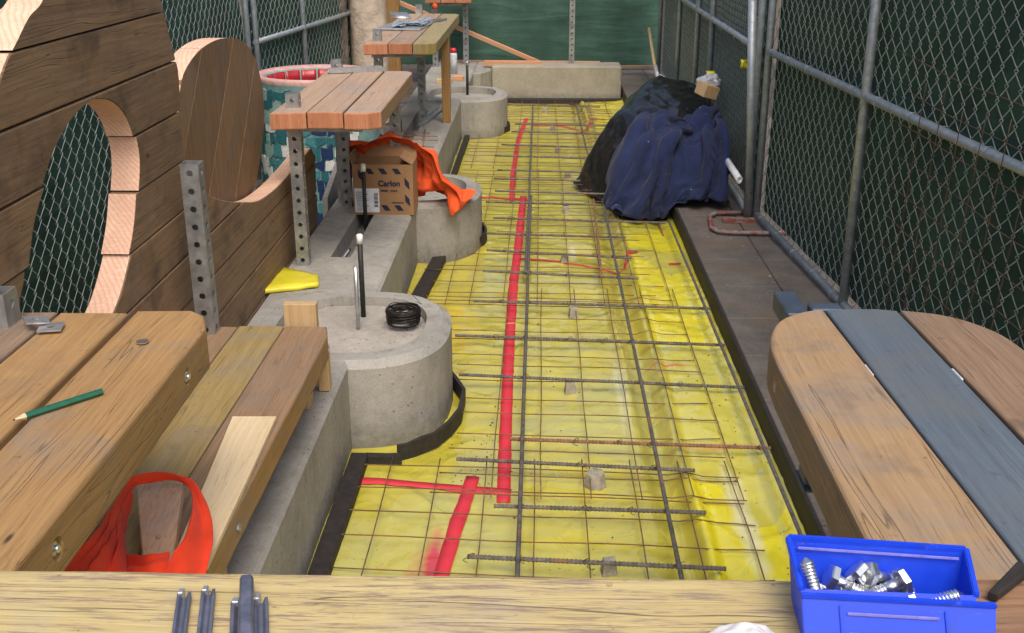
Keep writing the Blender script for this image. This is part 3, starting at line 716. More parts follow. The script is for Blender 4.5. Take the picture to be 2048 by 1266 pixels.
def fence(name, label, p0, p1, z0, z1, posts, rails, screen, side, pr=.019, W=.088, Hh=.10, mesh_in_front=True, wr=.0021, wirem='wire', scr_off=.045, z_lo=None):
    """posts: distances along; rails: heights; side: +1/-1 which side of the line the screen hangs on"""
    p0 = Vector((p0[0], p0[1], 0)); p1 = Vector((p1[0], p1[1], 0)); d = (p1 - p0); L = d.length; d /= L; nrm = Vector((-d.y, d.x, 0)) * side
    f = thing(name, label, 'fence', p0 + d * L / 2 + Vector((0, 0, z0)))
    V, Fc = chain_link(p0 + nrm * .0225, p1 + nrm * .0225, z0, z1, W, Hh, wr); mesh_from('chain_link_mesh', V, Fc, M[wirem], f, kind='stuff')
    for s in posts:
        q = p0 + d * s; b = MB(); b.tube([q + Vector((0, 0, z0 - .03)), q + Vector((0, 0, (z0 + z1) / 2)), q + Vector((0, 0, z1))], pr, 14); b.build('post', M['pipe'], f)
    for z in rails:
        b = MB(); b.tube([p0 + Vector((0, 0, z)), p0 + d * L / 2 + Vector((0, 0, z - .004)), p1 + Vector((0, 0, z))], pr * .92, 14)
        for k in range(int(L / .3)):
            s = .1 + k * .3 + random.uniform(-.03, .03)
            q = p0 + d * s + Vector((0, 0, z - .003)); e = nrm
            b.tube([q + (e * math.cos(a) + Vector((0, 0, 1)) * math.sin(a)) * (pr * .92 + .003) + d * .006 * math.sin(a / 2) for a in np.linspace(0, 6.0, 14)], .0018, 4)
        b.build('rail', M['pipe'], f)
    if screen:
        off = scr_off; rows = []
        for z in np.linspace(z_lo if z_lo is not None else z0 + .015, z1, 26):
            rows.append([tuple(p0 + d * s + nrm * (off + .014 * mnoise.noise(Vector((s * 1.3, z * 2.1, L))) + .007 * mnoise.noise(Vector((s * 5, z * 3, L)))) + Vector((0, 0, z))) for s in np.linspace(-.02, L + .02, int(L / .08) + 2)])
        b = MB(); b.sheet(rows); b.build('green_screen', M[screen], f)
    return f
random.seed(5)
n0, n1 = P(1515, 430, .14), P(1670, 590, .14)
dn = (n1 - n0).normalized()
A = Vector((1.165, 5.78, 0)); D = Vector((.092, -1.42, 0)).normalized(); D = Vector((n1.x - n0.x, n1.y - n0.y, 0)).normalized()
fence('chain_link_fence', 'near chain link fence panel with dark green screen behind the round table', A, A + D * 4.9, .15, 2.3, [0, 1.44, 3.0, 4.3], [.155, 1.012], 'screen', 1)
f2a, f2b = Vector((1.128, 5.86, 0)), Vector((1.17, 11.3, 0))
ff = fence('chain_link_fence', 'far chain link fence panel behind the blue blanket heap', f2a, f2b, .15, 2.3, [0, 1.75, 2.5, 3.7, 5.35], [.155, 1.012], 'screen', -1, W=.062, Hh=.08, wr=.0019)
# back fence
bk0, bk1 = Vector((-1.7, 11.75, 0)), Vector((1.2, 11.75, 0))
fence('chain_link_fence', 'green screened fence closing the far end behind the end wall', bk0, bk1, .16, 2.3, [.75, 1.99, 2.45], [2.0], 'screen_back', 1, scr_off=-.03, W=.1, Hh=.11)
fence('chain_link_fence', 'left chain link fence seen through the oval opening', Vector((-1.86, 1.2, 0)), Vector((-1.86, 7.15, 0)), .05, 2.3, [.05, 5.9], [2.1], 'screen_left', 1)
fence('chain_link_fence', 'left chain link fence panel with sloping pipe behind the mosaic pot', Vector((-1.84, 7.2, 0)), Vector((-1.52, 10.1, 0)), .05, 2.3, [0.02, 1.0], [.893], 'screen_left', 1)

# rusty reinforcing mesh leaning on the near right fence
b = MB(); random.seed(8)
fn = Vector((-D.y, D.x, 0)) * -1
def onf(s, z, off=.03): return A + D * s + fn * off + Vector((0, 0, z))
sl = -.0
for k in range(9):                                                            # long wires, tilted
    z = .30 + k * .115
    b.tube([onf(s, z + .14 * (s - 1.9) * -.35 + .012 * mnoise.noise(Vector((s * 2, k, 1))), .034 + .006 * mnoise.noise(Vector((s * 3, k, 0)))) for s in np.linspace(1.85 + .05 * math.sin(k * 3), 4.0, 26)], .0017, 5)
for k in range(15):
    s0 = 1.98 + k * .15
    b.tube([onf(s0 + (z - .3) * .13 + .008 * mnoise.noise(Vector((z * 2, k, 4))), z - .05 * (s0 - 1.9), .040) for z in np.linspace(.22, 1.16 + .03 * math.sin(k * 2.2), 14)], .0017, 5)
b.build('rusty_mesh_sheet', M['rustgrid'], label='rusty wire mesh sheet leaning on the near right fence', cat='wire mesh')

# ------------------------------------------------------------------ fence foot and small things by the right fence
ft = thing('fence_foot', 'red and grey chipped steel stand under the fence posts', 'fence stand', (1.0, 5.6, .12))
b = MB(); q = [(1.13, 5.88), (.96, 5.86), (.92, 5.80), (.895, 5.56), (.92, 5.50), (.97, 5.48), (1.17, 5.47), (1.30, 5.49)]
b.tube([(x, y, .137) for x, y in q], .0115, 10); b.build('bent_pipe', M['redpaint'], ft)
b = MB(); b.box((.98, 5.72, .121), (1.16, 5.765, .14)); b.build('cross_plate', M['redpaint'], ft)
b = MB(); b.tube([P(1498, 432, .14), PY(1505, 0, 5.68)], .021, 14); b.build('loose_post', M['pipe'], label='bright galvanised post standing between the two right fence panels', cat='post')
for (px, py, YY, sz, lab) in ((1488, 128, 6.0, .022, 'yellow ribbon tied to the fence beside the bright post'), (1420, 152, 7.2, .03, 'yellow ribbon hanging above the plastic bag')):
    c = PY(px, py, YY); random.seed(px); b = MB()
    b.sheet([[(c.x + (j - 1.5) * sz * .5 + random.uniform(-.3, .3) * sz, c.y + random.uniform(-.5, .5) * sz, c.z + (i - 1.5) * sz * .7) for j in range(4)] for i in range(4)])
    o = b.build('yellow_ribbon', M['yellowsheet'], label=lab, cat='ribbon'); solidify(o, .001)
# broom handle
b = MB(); b.tube([PY(1298, 57, 10.9), PY(1306, 110, 10.3), PY(1314, 155, 9.8)], .014, 10); hd = b.build('tool_handle', [M['newwood']], label='wooden tool handle leaning in the far right corner', cat='tool handle')
b = MB(); b.tube([PY(1311, 132, 10.0), PY(1320, 175, 9.4)], .016, 10); b.build('grip', M['white'], hd)
b = MB(); b.tube([PY(1320, 150, 9.6), PY(1350, 172, 9.2)], .013, 10); b.build('tool_handle', M['white'], label='white tool handle lying against the black tarp', cat='tool handle')
# boards by the far fence
def board(p0, p1, w_, t_, mat, name='lumber_board', label='', cat='board', roll=0, parent=None, bev=.002):
    p0, p1 = Vector(p0), Vector(p1); L = (p1 - p0).length; x = (p1 - p0) / L
    z = Vector((0, 0, 1)); z = (z - x * z.dot(x)).normalized(); z.rotate(Matrix.Rotation(roll, 3, x)) ; y = z.cross(x)
    b = MB(); b.box((-L / 2, -w_ / 2, -t_ / 2), (L / 2, w_ / 2, t_ / 2), bev=bev)
    me = b.mesh(name, (0, 0, 0)); me.materials.append(M[mat]); o = bpy.data.objects.new(name, me); col.objects.link(o)
    mw = Matrix((x, y, z)).transposed().to_4x4(); mw.translation = (p0 + p1) / 2
    if parent: o.parent = parent; mw.translation = (p0 + p1) / 2 - wloc(parent)
    o.matrix_basis = mw; return tagp(o, label, cat if label else None)
board(PY(968, 126, 10.5), PY(1083, 127, 10.5), .06, .045, 'pinewood', label='pinkish lumber board end resting on the end wall, below the brace')
board(PY(880, 124, 11.2), PY(1200, 127, 11.2), .07, .04, 'pinewood', label='long pinkish lumber board behind the end wall')
board(PY(1195, 134, 11.4), PY(1310, 134, 11.4), .04, .03, 'benchbrown', label='dark brown board at the foot of the far fence corner')
board(PY(780, -3, 11.1), PY(1092, 131, 11.0), .06, .038, 'pinewood', label='long diagonal lumber brace in front of the far green screen')
b = MB(); b.box(PY(770, 145, 10.9) + Vector((0, 0, -.3)), PY(797, 0, 10.9) + Vector((0, .08, .5)), bev=.003); b.build('wooden_post', M['postwood'], label='golden wooden post rising behind the wrapped column', cat='post')
def pstrut_mat(): return M['galv_dirty']
# trees behind the far screen corner and wrapped column
b = MB(); n = 22; c0 = PY(738, 135, 9.4)
prof = []
for i in range(n):
    z = -.02 + 2.6 * i / (n - 1); prof.append(z)
rows = []
for z in prof:
    rows.append([(c0.x + (.155 + .012 * mnoise.noise(Vector((math.cos(a) * 2.5, math.sin(a) * 2.5, z * .8))) + .006 * mnoise.noise(Vector((math.cos(a) * 9, math.sin(a) * 9, z * 2.5)))) * math.cos(a), 9.45 + .155 * math.sin(a), z) for a in np.linspace(0, 2 * math.pi, 41)])
b.sheet(rows); b.build('wrapped_column', M['canvas'], label='tall column wrapped in beige tarp behind the tables', cat='column')
b = MB(); rows = [[(PY(687, 100, 9.3).x + (.04 + .012 * mnoise.noise(Vector((math.cos(a) * 3, math.sin(a) * 3, z * 3)))) * math.cos(a), 9.3 + .05 * math.sin(a), z) for a in np.linspace(0, 2 * math.pi, 25)] for z in np.linspace(-.02, 2.6, 60)]
b.sheet(rows); b.build('tree_trunk', M['bark'], label='thin rough grey tree trunk left of the wrapped column', cat='tree')

# ------------------------------------------------------------------ planks and perforated posts
def bore(o, c, axis, r, depth, rim=None):
    b = MB(); d = Vector((axis, 0, 0)); b.tube([Vector(c) - d * depth, Vector(c) + d * .02], r, 24); co = b.build('t', M['weather']); boolean(o, co, 'DIFFERENCE'); kill(co)
def plank(parent, x0, x1, y0, y1, z1, t_, mats, name='plank', cut=None, label=None, bev=.006, ends=None, wob=0):
    """board along Y. cut: list of outline points instead of the rectangle"""
    out = cut or [(x0, y0), (x1, y0), (x1, y1), (x0, y1)]
    b = MB(); b.prism(out, z1 - t_, z1, bev=bev, seg=3)
    ml = mats if isinstance(mats, (list, tuple)) else [mats]
    if len(ml) > 1:
        for f in b.b.faces:
            if f.normal.y < -.5 or f.normal.y > .75: f.material_index = 1
    if len(ml) > 2:
        for f in b.b.faces:
            if abs(f.normal.x) > .75: f.material_index = 2
    if wob:
        es = [e for e in b.b.edges if abs(e.verts[0].co.y - e.verts[1].co.y) > .2]
        bmesh.ops.subdivide_edges(b.b, edges=es, cuts=28, use_grid_fill=False)
        for v in b.b.verts: v.co += Vector((mnoise.noise(v.co * 9) * wob, 0, mnoise.noise(v.co * 8 + Vector((5, 5, 5))) * wob))
    o = b.build(name, ml, parent, label=label)
    return o
def pstrut(x, y, z0, z1, w_=.05, pitch=.05, parent=None, label=None, name='perforated_post', mat='galv_dirty', hole=.0095, wall_t=.003, cat='post'):
    b = MB(); n = max(1, round((z1 - z0) / pitch)); ph = (z1 - z0) / n
    for s in range(4):
        rot = Matrix.Rotation(s * math.pi / 2, 3, 'Z')
        for k in range(n):
            c = z0 + (k + .5) * ph; v = lambda a, zz, dd=w_ / 2: b.b.verts.new(rot @ Vector((a, -dd, 0)) + Vector((x, y, zz)))
            h = w_ / 2; q = [v(-h, c - ph / 2), v(h, c - ph / 2), v(h, c + ph / 2), v(-h, c + ph / 2)]
            o8 = [v(hole * math.cos(R(-135 + 45 * j)), c + hole * math.sin(R(-135 + 45 * j))) for j in range(8)]
            i8 = [v(hole * math.cos(R(-135 + 45 * j)), c + hole * math.sin(R(-135 + 45 * j)), w_ / 2 - wall_t) for j in range(8)]
            for j in range(4):
                b.b.faces.new((q[j], q[(j + 1) % 4], o8[(2 * j + 2) % 8], o8[2 * j + 1], o8[2 * j]))
            for j in range(8): b.b.faces.new((o8[j], o8[(j + 1) % 8], i8[(j + 1) % 8], i8[j]))
    bmesh.ops.remove_doubles(b.b, verts=b.b.verts[:], dist=.0004)
    hh = w_ / 2 - wall_t
    for s in range(4):                       # inner skin near the open top and the rim
        rot = Matrix.Rotation(s * math.pi / 2, 3, 'Z'); T = Vector((x, y, 0))
        V = lambda a, d_, zz: b.b.verts.new(rot @ Vector((a, -d_, 0)) + Vector((x, y, zz)))
        b.b.faces.new((V(-w_ / 2, w_ / 2, z1), V(w_ / 2, w_ / 2, z1), V(hh, hh, z1), V(-hh, hh, z1)))
        b.b.faces.new((V(-hh, hh, z1), V(hh, hh, z1), V(hh, hh, z1 - ph * .22), V(-hh, hh, z1 - ph * .22)))
    for f in b.b.faces: f.smooth = False
    return b.build(name, M[mat], parent, label=label, cat=cat if not parent else None)

# small table over the wall, second from the camera
def small_table(label, ya, yb, zt, xs, mats, legs, stubs, th_=.066, cutf=True):
    t = thing('plank_table', label, 'table', ((xs[0] + xs[-1]) / 2, (ya + yb) / 2, TOP))
    for i in range(len(xs) - 1):
        x0, x1 = xs[i] + .003, xs[i + 1] - .003
        cut = [(x0, ya - .02 * (i == 0)), (x1 - (.045 if i == len(xs) - 2 else 0), ya), (x1, ya + (.04 if i == len(xs) - 2 else 0)), (x1, yb - .05 * (i == len(xs) - 2)), (x1 - (.03 if i == len(xs) - 2 else 0), yb), (x0, yb)]
        cut = [c for k, c in enumerate(cut) if k == 0 or (Vector(c) - Vector(cut[k - 1])).length > .004]
        plank(t, x0, x1, ya, yb, zt + random.uniform(-.002, .002), th_, mats[i], cut=cut)
    for (x, y, z1) in legs: pstrut(x, y, TOP, z1, parent=t, name='leg')
    for y in (ya + .10, yb - .12):
        b = MB(); b.box((xs[0] + .03, y, zt - th_ - .028), (xs[-1] - .09, y + .04, zt - th_ - .004), bev=.002); b.build('crossbar', M['galv_dirty'], t)
    return t
RW, RE, OL = M['redwood'], M['redend'], M['olive']
OE = wood('olive_cut_end', (.36, .27, .08), (.24, .17, .045), 'Z', knots=False, crack_amt=.78, grain=.6)
t2 = small_table('three plank table of pinkish boards on perforated legs, above the cardboard box', 4.215, 5.40, .96, (-1.04, -.90, -.758, -.615), [(RW, RE, M['benchbrown'])] * 3,
            [(-.975, 4.335, 1.015), (-.955, 5.30, .885), (-.715, 5.39, .885), (-.985, 5.375, 1.015)], [])
t3 = small_table('three plank table with an olive right board, holding a foil tray', 6.62, 8.62, .955, (-1.05, -.905, -.76, -.62), [(RW, RE, RW), (RW, RE, RW), (OL, OE, OL)],
            [(-.985, 6.76, 1.02), (-.83, 7.74, .88), (-.93, 8.62, 1.02), (-.70, 8.3, .88)], [])
c = P(893, 246, TOP); b = MB(); b.box((c.x - .028, c.y - .0, TOP), (c.x + .028, c.y + .04, .885), bev=.003)
b.build('wooden_leg', M['postwood'], label=None, parent=t3)
t4 = small_table('farthest plank table, only its cut board ends visible at the top', 10.35, 11.5, .965, (-1.06, -.92, -.78, -.64), [(RW, RE, RW)] * 3, [(-.99, 10.5, 1.03), (-.72, 10.75, .88)], [])
# loose perforated post by the near table
pstrut(-.97, 2.995, TOP, 1.03, label='tall perforated steel post standing before the oval backrest', w_=.052)
pstrut(P(1143, 128, .34).x, 10.55, .34, 2.4, label='perforated steel post on the end wall against the green screen', w_=.05)

# --- near left table
tl = thing('plank_table', 'big near left table of weathered orange boards with pencil and plates on top', 'table', (-.85, 1.4, TOP))
ZT = .96
tl_a = plank(tl, 0, 0, 0, 0, ZT, .085, M['tableL'], cut=[(-.768, .55), (-.612, .55), (-.618, 1.895), (-.64, 1.96), (-.672, 1.99), (-.779, 1.985)], bev=.007)
plank(tl, 0, 0, 0, 0, ZT - .004, .085, M['tableL'], cut=[(-.925, .55), (-.782, .55), (-.797, 1.985), (-.928, 1.98)], bev=.006, wob=.0018)
plank(tl, 0, 0, 0, 0, ZT - .003, .085, M['tableLg'], cut=[(-1.08, .55), (-.931, .55), (-.934, 1.98), (-1.08, 1.975)], bev=.006, wob=.0018)
for (px, py) in ((372, 703), (105, 1032)):     # bolts sunk in bored holes in the board's side
    c = PX(px, py, -.615); c.z = ZT - .043; bore(tl_a, (-.612, c.y, c.z), 1, .0165, .016)
    b = MB(); b.tube([(-.629, c.y, c.z), (-.619, c.y, c.z)], .0105, 6, sm=False); b.tube([(-.619, c.y, c.z), (-.613, c.y, c.z)], .005, 10); b.build('bolt', M['zinc'], tl)
pstrut(P(28, 632, ZT).x - .012, P(28, 655, ZT).y + .03, TOP, ZT + .062, parent=tl, name='leg', w_=.055, pitch=.05)
pstrut(-.95, 1.0, TOP, ZT - .09, parent=tl, name='leg')
# knots and nail dents are real little pits
def disc(c, r, name, mat, label, cat, t_=.002, hole=0, parent=None, rot=None, sides=24):
    b = MB()
    prof = [(hole, 0), (r, 0), (r, t_), (hole, t_)] if hole else [(.0001, 0), (r, 0), (r, t_), (.0001, t_)]
    b.lathe(prof, (0, 0, 0), sides, closed=bool(hole), sm=False)
    Mx = Matrix.Translation(c) @ (rot.to_4x4() if rot else Matrix()); bmesh.ops.transform(b.b, matrix=Mx, verts=b.b.verts[:])
    return b.build(name, M[mat], parent, label=label, cat=cat)
disc(P(285, 684, ZT + .003), .011, 'washer', 'zinc', 'round zinc nail cap on the near left table', 'washer', .002, .003)
def sqplate(c, s_, ang, tilt, label):
    b = MB(); n = 16; inner = [(.0075 * math.cos(2 * math.pi * k / n), .0075 * math.sin(2 * math.pi * k / n)) for k in range(n)]
    h = s_ / 2; outer = []
    for k in range(n):
        a = 2 * math.pi * k / n; d = 1 / max(abs(math.cos(a)), abs(math.sin(a))); outer.append((h * d * math.cos(a), h * d * math.sin(a)))
    for z, fl in ((.0035, 0), (0, 1)):
        pass
    T = [b.b.verts.new((x, y, .0035)) for x, y in outer]; B = [b.b.verts.new((x, y, 0)) for x, y in outer]; TI = [b.b.verts.new((x, y, .0035)) for x, y in inner]; BI = [b.b.verts.new((x, y, 0)) for x, y in inner]
    for k in range(n):
        j = (k + 1) % n; b.b.faces.new((T[k], T[j], TI[j], TI[k])); b.b.faces.new((B[j], B[k], BI[k], BI[j])); b.b.faces.new((B[k], B[j], T[j], T[k])); b.b.faces.new((TI[k], TI[j], BI[j], BI[k]))
    b.b.normal_update(); bmesh.ops.recalc_face_normals(b.b, faces=b.b.faces[:])
    bmesh.ops.transform(b.b, matrix=Matrix.Translation(c) @ Matrix.Rotation(R(ang), 4, 'Z') @ Matrix.Rotation(R(tilt), 4, 'Y'), verts=b.b.verts[:])
    return b.build('square_plate', M['galv'], label=label, cat='washer plate', group='square plates on the near left table')
sqplate(P(102, 656, ZT + .002), .042, 12, 0, 'square zinc plate with centre hole lying flat, right one of two')
sqplate(P(72, 642, ZT + .010), .042, 35, 10, 'square zinc plate tilted against its neighbour beside the steel post')
# carpenter pencil
p0, p1 = P(30, 839, ZT + .006), P(204, 783, ZT + .006); d = (p1 - p0).normalized()
pc = thing('carpenter_pencil', 'dark green carpenter pencil lying on the near left table', 'pencil', (p0 + p1) / 2)
b = MB(); b.tube([p0 + d * .016, p1], .0056, 6, sm=False); b.build('body', M['green_pencil'], pc)
b = MB(); b.tube([p0, p0 + d * .016], [.0012, .0056], 6, sm=False); b.build('tip', M['ply'], pc)
b = MB(); b.tube([p0 - d * .003, p0 + d * .001], [.0008, .0013], 6); b.build('lead', M['tie'], pc)

# --- lower bench
bn = thing('plank_bench', 'low bench of brown and yellow boards between near table and concrete wall', 'bench', (-.8, 2.4, TOP))
BZ = .53
plank(bn, 0, 0, 0, 0, BZ, .075, [M['benchbrown'], M['redend'], M['tableL']], cut=[(-.762, 1.755), (-.618, 1.755), (-.612, 2.96), (-.628, 3.035), (-.755, 3.04)], bev=.006, wob=.001)
plank(bn, 0, 0, 0, 0, BZ - .003, .075, [M['benchyellow'], M['redend']], cut=[(-.905, 1.76), (-.766, 1.76), (-.759, 3.045), (-.893, 3.045)], bev=.005, wob=.001)
plank(bn, 0, 0, 0, 0, BZ - .004, .075, [M['benchbrown'], M['redend']], cut=[(-1.035, 1.6), (-.909, 1.6), (-.897, 3.04), (-1.035, 3.04)], bev=.005, wob=.001)
for y in (2.0, 2.95):
    b = MB(); b.box((-1.0, y - .03, TOP + .001), (-.67, y + .03, BZ - .078), bev=.003); b.build('support_block', M['newwood'], bn)
c = PX(475, 1055, -.617); b = MB(); b.tube([(-.6165, c.y, c.z), (-.611, c.y, c.z)], .010, 6, sm=False); b.build('bolt', M['galv_dirty'], bn)
c = PX(654, 700, -.617)
b = MB(); b.tube([(-.6175, c.y, c.z), (-.611, c.y, c.z)], .008, 6, sm=False); b.build('bolt', M['galv_dirty'], bn)
b = MB(); b.box((-.76, 3.055, BZ - .20), (-.662, 3.085, .592), bev=.002); b.build('wood_block', M['newwood'], label='small pale wood block standing upright behind the low bench', cat='wood block')
b = MB(); b.box((-.668, 3.05, TOP + .002), (-.635, 3.09, BZ - .076), bev=.002); b.build('wood_block', M['newwood'], label='pale wood wedge propping the far corner of the low bench', cat='wood block')
# plywood strip
q = [P(465, 833, BZ + .012), P(553, 833, BZ + .012), P(415, 1130, BZ + .012), P(340, 1130, BZ + .012)]
b = MB(); b.prism([(v.x, v.y) for v in q][::-1], BZ + .001, BZ + .013, bev=.001, seg=1); b.build('plywood_strip', M['ply'], label='pale plywood strip lying on the right board of the low bench', cat='wood strip')
# offcut wrapped by the red cloth
q = [P(271, 962, BZ + .07), P(366, 962, BZ + .07), P(345, 1128, BZ + .03), P(286, 1128, BZ + .03)]
b = MB(); v = [b.b.verts.new(p) for p in q]; b.b.faces.new(v[::-1]); r_ = bmesh.ops.extrude_face_region(b.b, geom=b.b.faces[:]); 
for e in r_['geom']:
    if isinstance(e, bmesh.types.BMVert): e.co.z -= .03
bmesh.ops.recalc_face_normals(b.b, faces=b.b.faces[:]); bmesh.ops.bevel(b.b, geom=b.b.edges[:], offset=.0025, segments=1, affect='EDGES')
oc = b.build('wood_offcut', wood('offcut_wood', (.62, .44, .30), (.46, .30, .19), 'Y', knots=False, crack_amt=.76), label='tapered wood offcut lying inside the red cloth loop', cat='wood block')
b = MB(); cc = P(317, 1074, BZ + .046); b.tube([cc, cc + Vector((0, 0, .003))], .004, 10); b.build('screw_head', M['galv_dirty'], oc)

# yellow plastic scrap on the wall
q = [P(515, 580, .335), P(556, 532, .318), P(600, 540, .322), P(637, 550, .322), P(637, 566, .316), P(575, 575, .325)]
b = MB(); ctr = sum(q, Vector()) / 6
rows = []
for k in range(7):
    t = k / 6; rows.append([tuple(P(515, 580, .33).lerp(P(637, 566, .33), s) .lerp(P(556, 532, .316).lerp(P(637, 549, .316), s), t) + Vector((0, 0, .006 * mnoise.noise(Vector((s * 4, t * 4, 2)))))) for s in np.linspace(0, 1, 12)])
rows.insert(0, [tuple(Vector(p) + Vector((0.0, -.006, -.016))) for p in rows[0]])
b.sheet(rows); o = b.build('yellow_scrap', M['yellowsheet'], label='small folded yellow plastic scrap lying on the seat wall', cat='plastic scrap'); solidify(o, .0015)

# rods standing in planters
def rod(p, z0, z1, r, mat, label, capm=None, lean=(0, 0)):
    t = thing('standing_rod', label, 'rod', (p[0], p[1], z0))
    b = MB(); b.tube([(p[0], p[1], z0), (p[0] + lean[0] / 2, p[1] + lean[1] / 2, (z0 + z1) / 2), (p[0] + lean[0], p[1] + lean[1], z1)], r, 12); b.build('shaft', M[mat], t)
    if capm:
        e = Vector((p[0] + lean[0], p[1] + lean[1], z1)); b = MB(); b.tube([e - Vector((0, 0, .018)), e + Vector((0, 0, .014)), e + Vector((0, 0, .017))], [r * 1.25, r * 1.25, r * .9], 14); b.build('cap', M[capm], t)
    return t
a = P(727, 632, .28); rod(a, .275, .577, .0095, 'darkrod', 'black rod with white cap standing in the nearest planter', 'white')
a = P(717, 658, .28); rod(a, .275, .515, .0075, 'galv', 'bare grey threaded rod standing in the nearest planter')
a = Vector((-.825, 5.03, 0)); rod(a, .225, .565, .0095, 'darkrod', 'black rod with white cap standing before the cardboard box', 'white')
a = P(935, 188, .27); rod(a, .265, .52, .011, 'darkrod', 'dark rod with pale cap standing in the farthest planter', 'galv')
a = P(801, 278, .26); rod(a, .225, .40, .012, 'darkrod', 'short dark rod with pale tip behind the orange cloth', 'galv')

# coil of black wire
b = MB(); c = P(806, 652, .287); random.seed(4); pts = []
turns = 26
for i in range(turns * 20):
    t = i / 20; a = t * 2 * math.pi
    k = t / turns
    rr = .055 + .010 * mnoise.noise(Vector((t * .9, 0, 0))) + .004 * mnoise.noise(Vector((t * 7.1, 2, 0)))
    hh = .008 + .055 * (.5 + .5 * math.sin(t * 1.9)) * (.85 + .2 * mnoise.noise(Vector((t * .5, 8, 0)))) 
    pts.append((c.x + rr * math.cos(a), c.y + .02 + rr * math.sin(a) * .95, .290 + hh + .008 * math.sin(a + t)))
b.tube(pts, .0016, 5)
for k in range(16):
    rr0 = .057 + random.uniform(-.008, .006); z_ = .290 + .058 * k / 16; tl_ = random.uniform(-.10, .10); ph = random.uniform(0, 6)
    b.tube([(c.x + rr0 * math.cos(a) + .003 * math.sin(3 * a + ph), c.y + .02 + rr0 * math.sin(a), z_ + tl_ * rr0 * math.cos(a + ph) + .006) for a in np.linspace(0, 6.283, 36)], .0017, 5, closed=False)
e = P(843, 608, .37); b.tube([(c.x + .045, c.y + .03, .37), e, P(815, 580, .34)], .0012, 4)
b.build('wire_coil', M['tie'], label='coil of black tie wire resting in the nearest planter', cat='wire coil')
# bolts in the slot
def bolt(p, d, L, r, label, name='hex_bolt', hr=None, mat='zinc', thread=True, group=None, cat='bolt'):
    d = Vector(d).normalized(); p = Vector(p); hr = hr or r * 1.9
    t = thing(name, label, cat, p, group=group)
    def tf(b):
        q = d.to_track_quat('Z', 'Y'); bmesh.ops.transform(b.b, matrix=Matrix.Translation(p) @ q.to_matrix().to_4x4(), verts=b.b.verts[:])
    b = MB(); b.tube([(0, 0, 0), (0, 0, r * .95), (0, 0, r * 1.15)], [hr, hr, hr * .84], 6, sm=False); tf(b); b.build('head', M[mat], t)
    b = MB(); pts, rs = [(0, 0, 0)], [r]; z = -L * .3; pts.append((0, 0, z)); rs.append(r * .96)
    while thread and z > -L * .88:
        for dz, rr in ((.0, .82), (.25, 1.05), (.5, 1.05), (.75, .82)): pts.append((0, 0, z - dz * r * .55)); rs.append(r * rr)
        z -= r * .55
    pts.append((0, 0, -L)); rs.append(r * (.15 if thread == 'lag' else .85))
    b.tube(pts, rs, 12); tf(b); b.build('shank', M[mat], t); return t
s0 = P(688, 503, .24); s1 = P(708, 478, .26)
bolt((-.862, 4.49, .262), (-.12, -1, -.1), .17, .010, 'long shiny bolt lying in the slot of the seat wall')
bolt((-.815, 4.62, .25), (.1, 1, .15), .14, .009, 'dull dark bolt beside the shiny one in the slot', mat='galv_dirty')

# ------------------------------------------------------------------ oval-holed backrest of wide planks
XP = -1.045                                             # its face
def pxz(px, py, X=XP): v = PX(px, py, X); return (v.y, v.z)
def crv(pts, n=6):
    """smooth open curve through points"""
    out = []; N = len(pts); V2 = [Vector(p) for p in pts]
    for i in range(N - 1):
        p0 = V2[max(i - 1, 0)]; p1 = V2[i]; p2 = V2[i + 1]; p3 = V2[min(i + 2, N - 1)]
        for k in range(n):
            t = k / n; out.append(.5 * ((2 * p1) + (-p0 + p2) * t + (2 * p0 - 5 * p1 + 4 * p2 - p3) * t * t + (-p0 + 3 * p1 - 3 * p2 + p3) * t ** 3))
    out.append(V2[-1]); return [tuple(v) for v in out]
px0 = pxz(0, 165)
outer = [(1.75, .2), (1.75, .80)] + crv([(1.80, .95), (1.93, 1.17), px0, pxz(38, 75), pxz(60, 32), pxz(90, -10), (2.52, 1.66), (2.72, 1.74), (2.95, 1.70), pxz(318, -8), pxz(328, 22), pxz(350, 110), pxz(358, 150), pxz(362, 225), pxz(364, 300), pxz(385, 352), pxz(410, 385), pxz(450, 401), pxz(490, 404), pxz(520, 400), pxz(555, 374), pxz(588, 338)], 5) + [pxz(622, 296), (5.03, .62), (4.98, .2)]
hole = crv([pxz(192, 198), pxz(222, 200), pxz(248, 222), pxz(266, 260), pxz(277, 313), pxz(276, 374), pxz(267, 475), pxz(237, 600), pxz(195, 690), (2.35, .66), (2.2, .70), pxz(48, 640), pxz(52, 560), pxz(57, 510), pxz(67, 440), pxz(93, 354), pxz(112, 298), pxz(147, 237), pxz(180, 205), pxz(192, 198)], 4)[:-1]
def clean(pts):
    o = []
    for p in pts:
        if not o or (Vector(p) - Vector(o[-1])).length > .004: o.append(p)
    if (Vector(o[0]) - Vector(o[-1])).length < .004: o.pop()
    return o
TP = .075
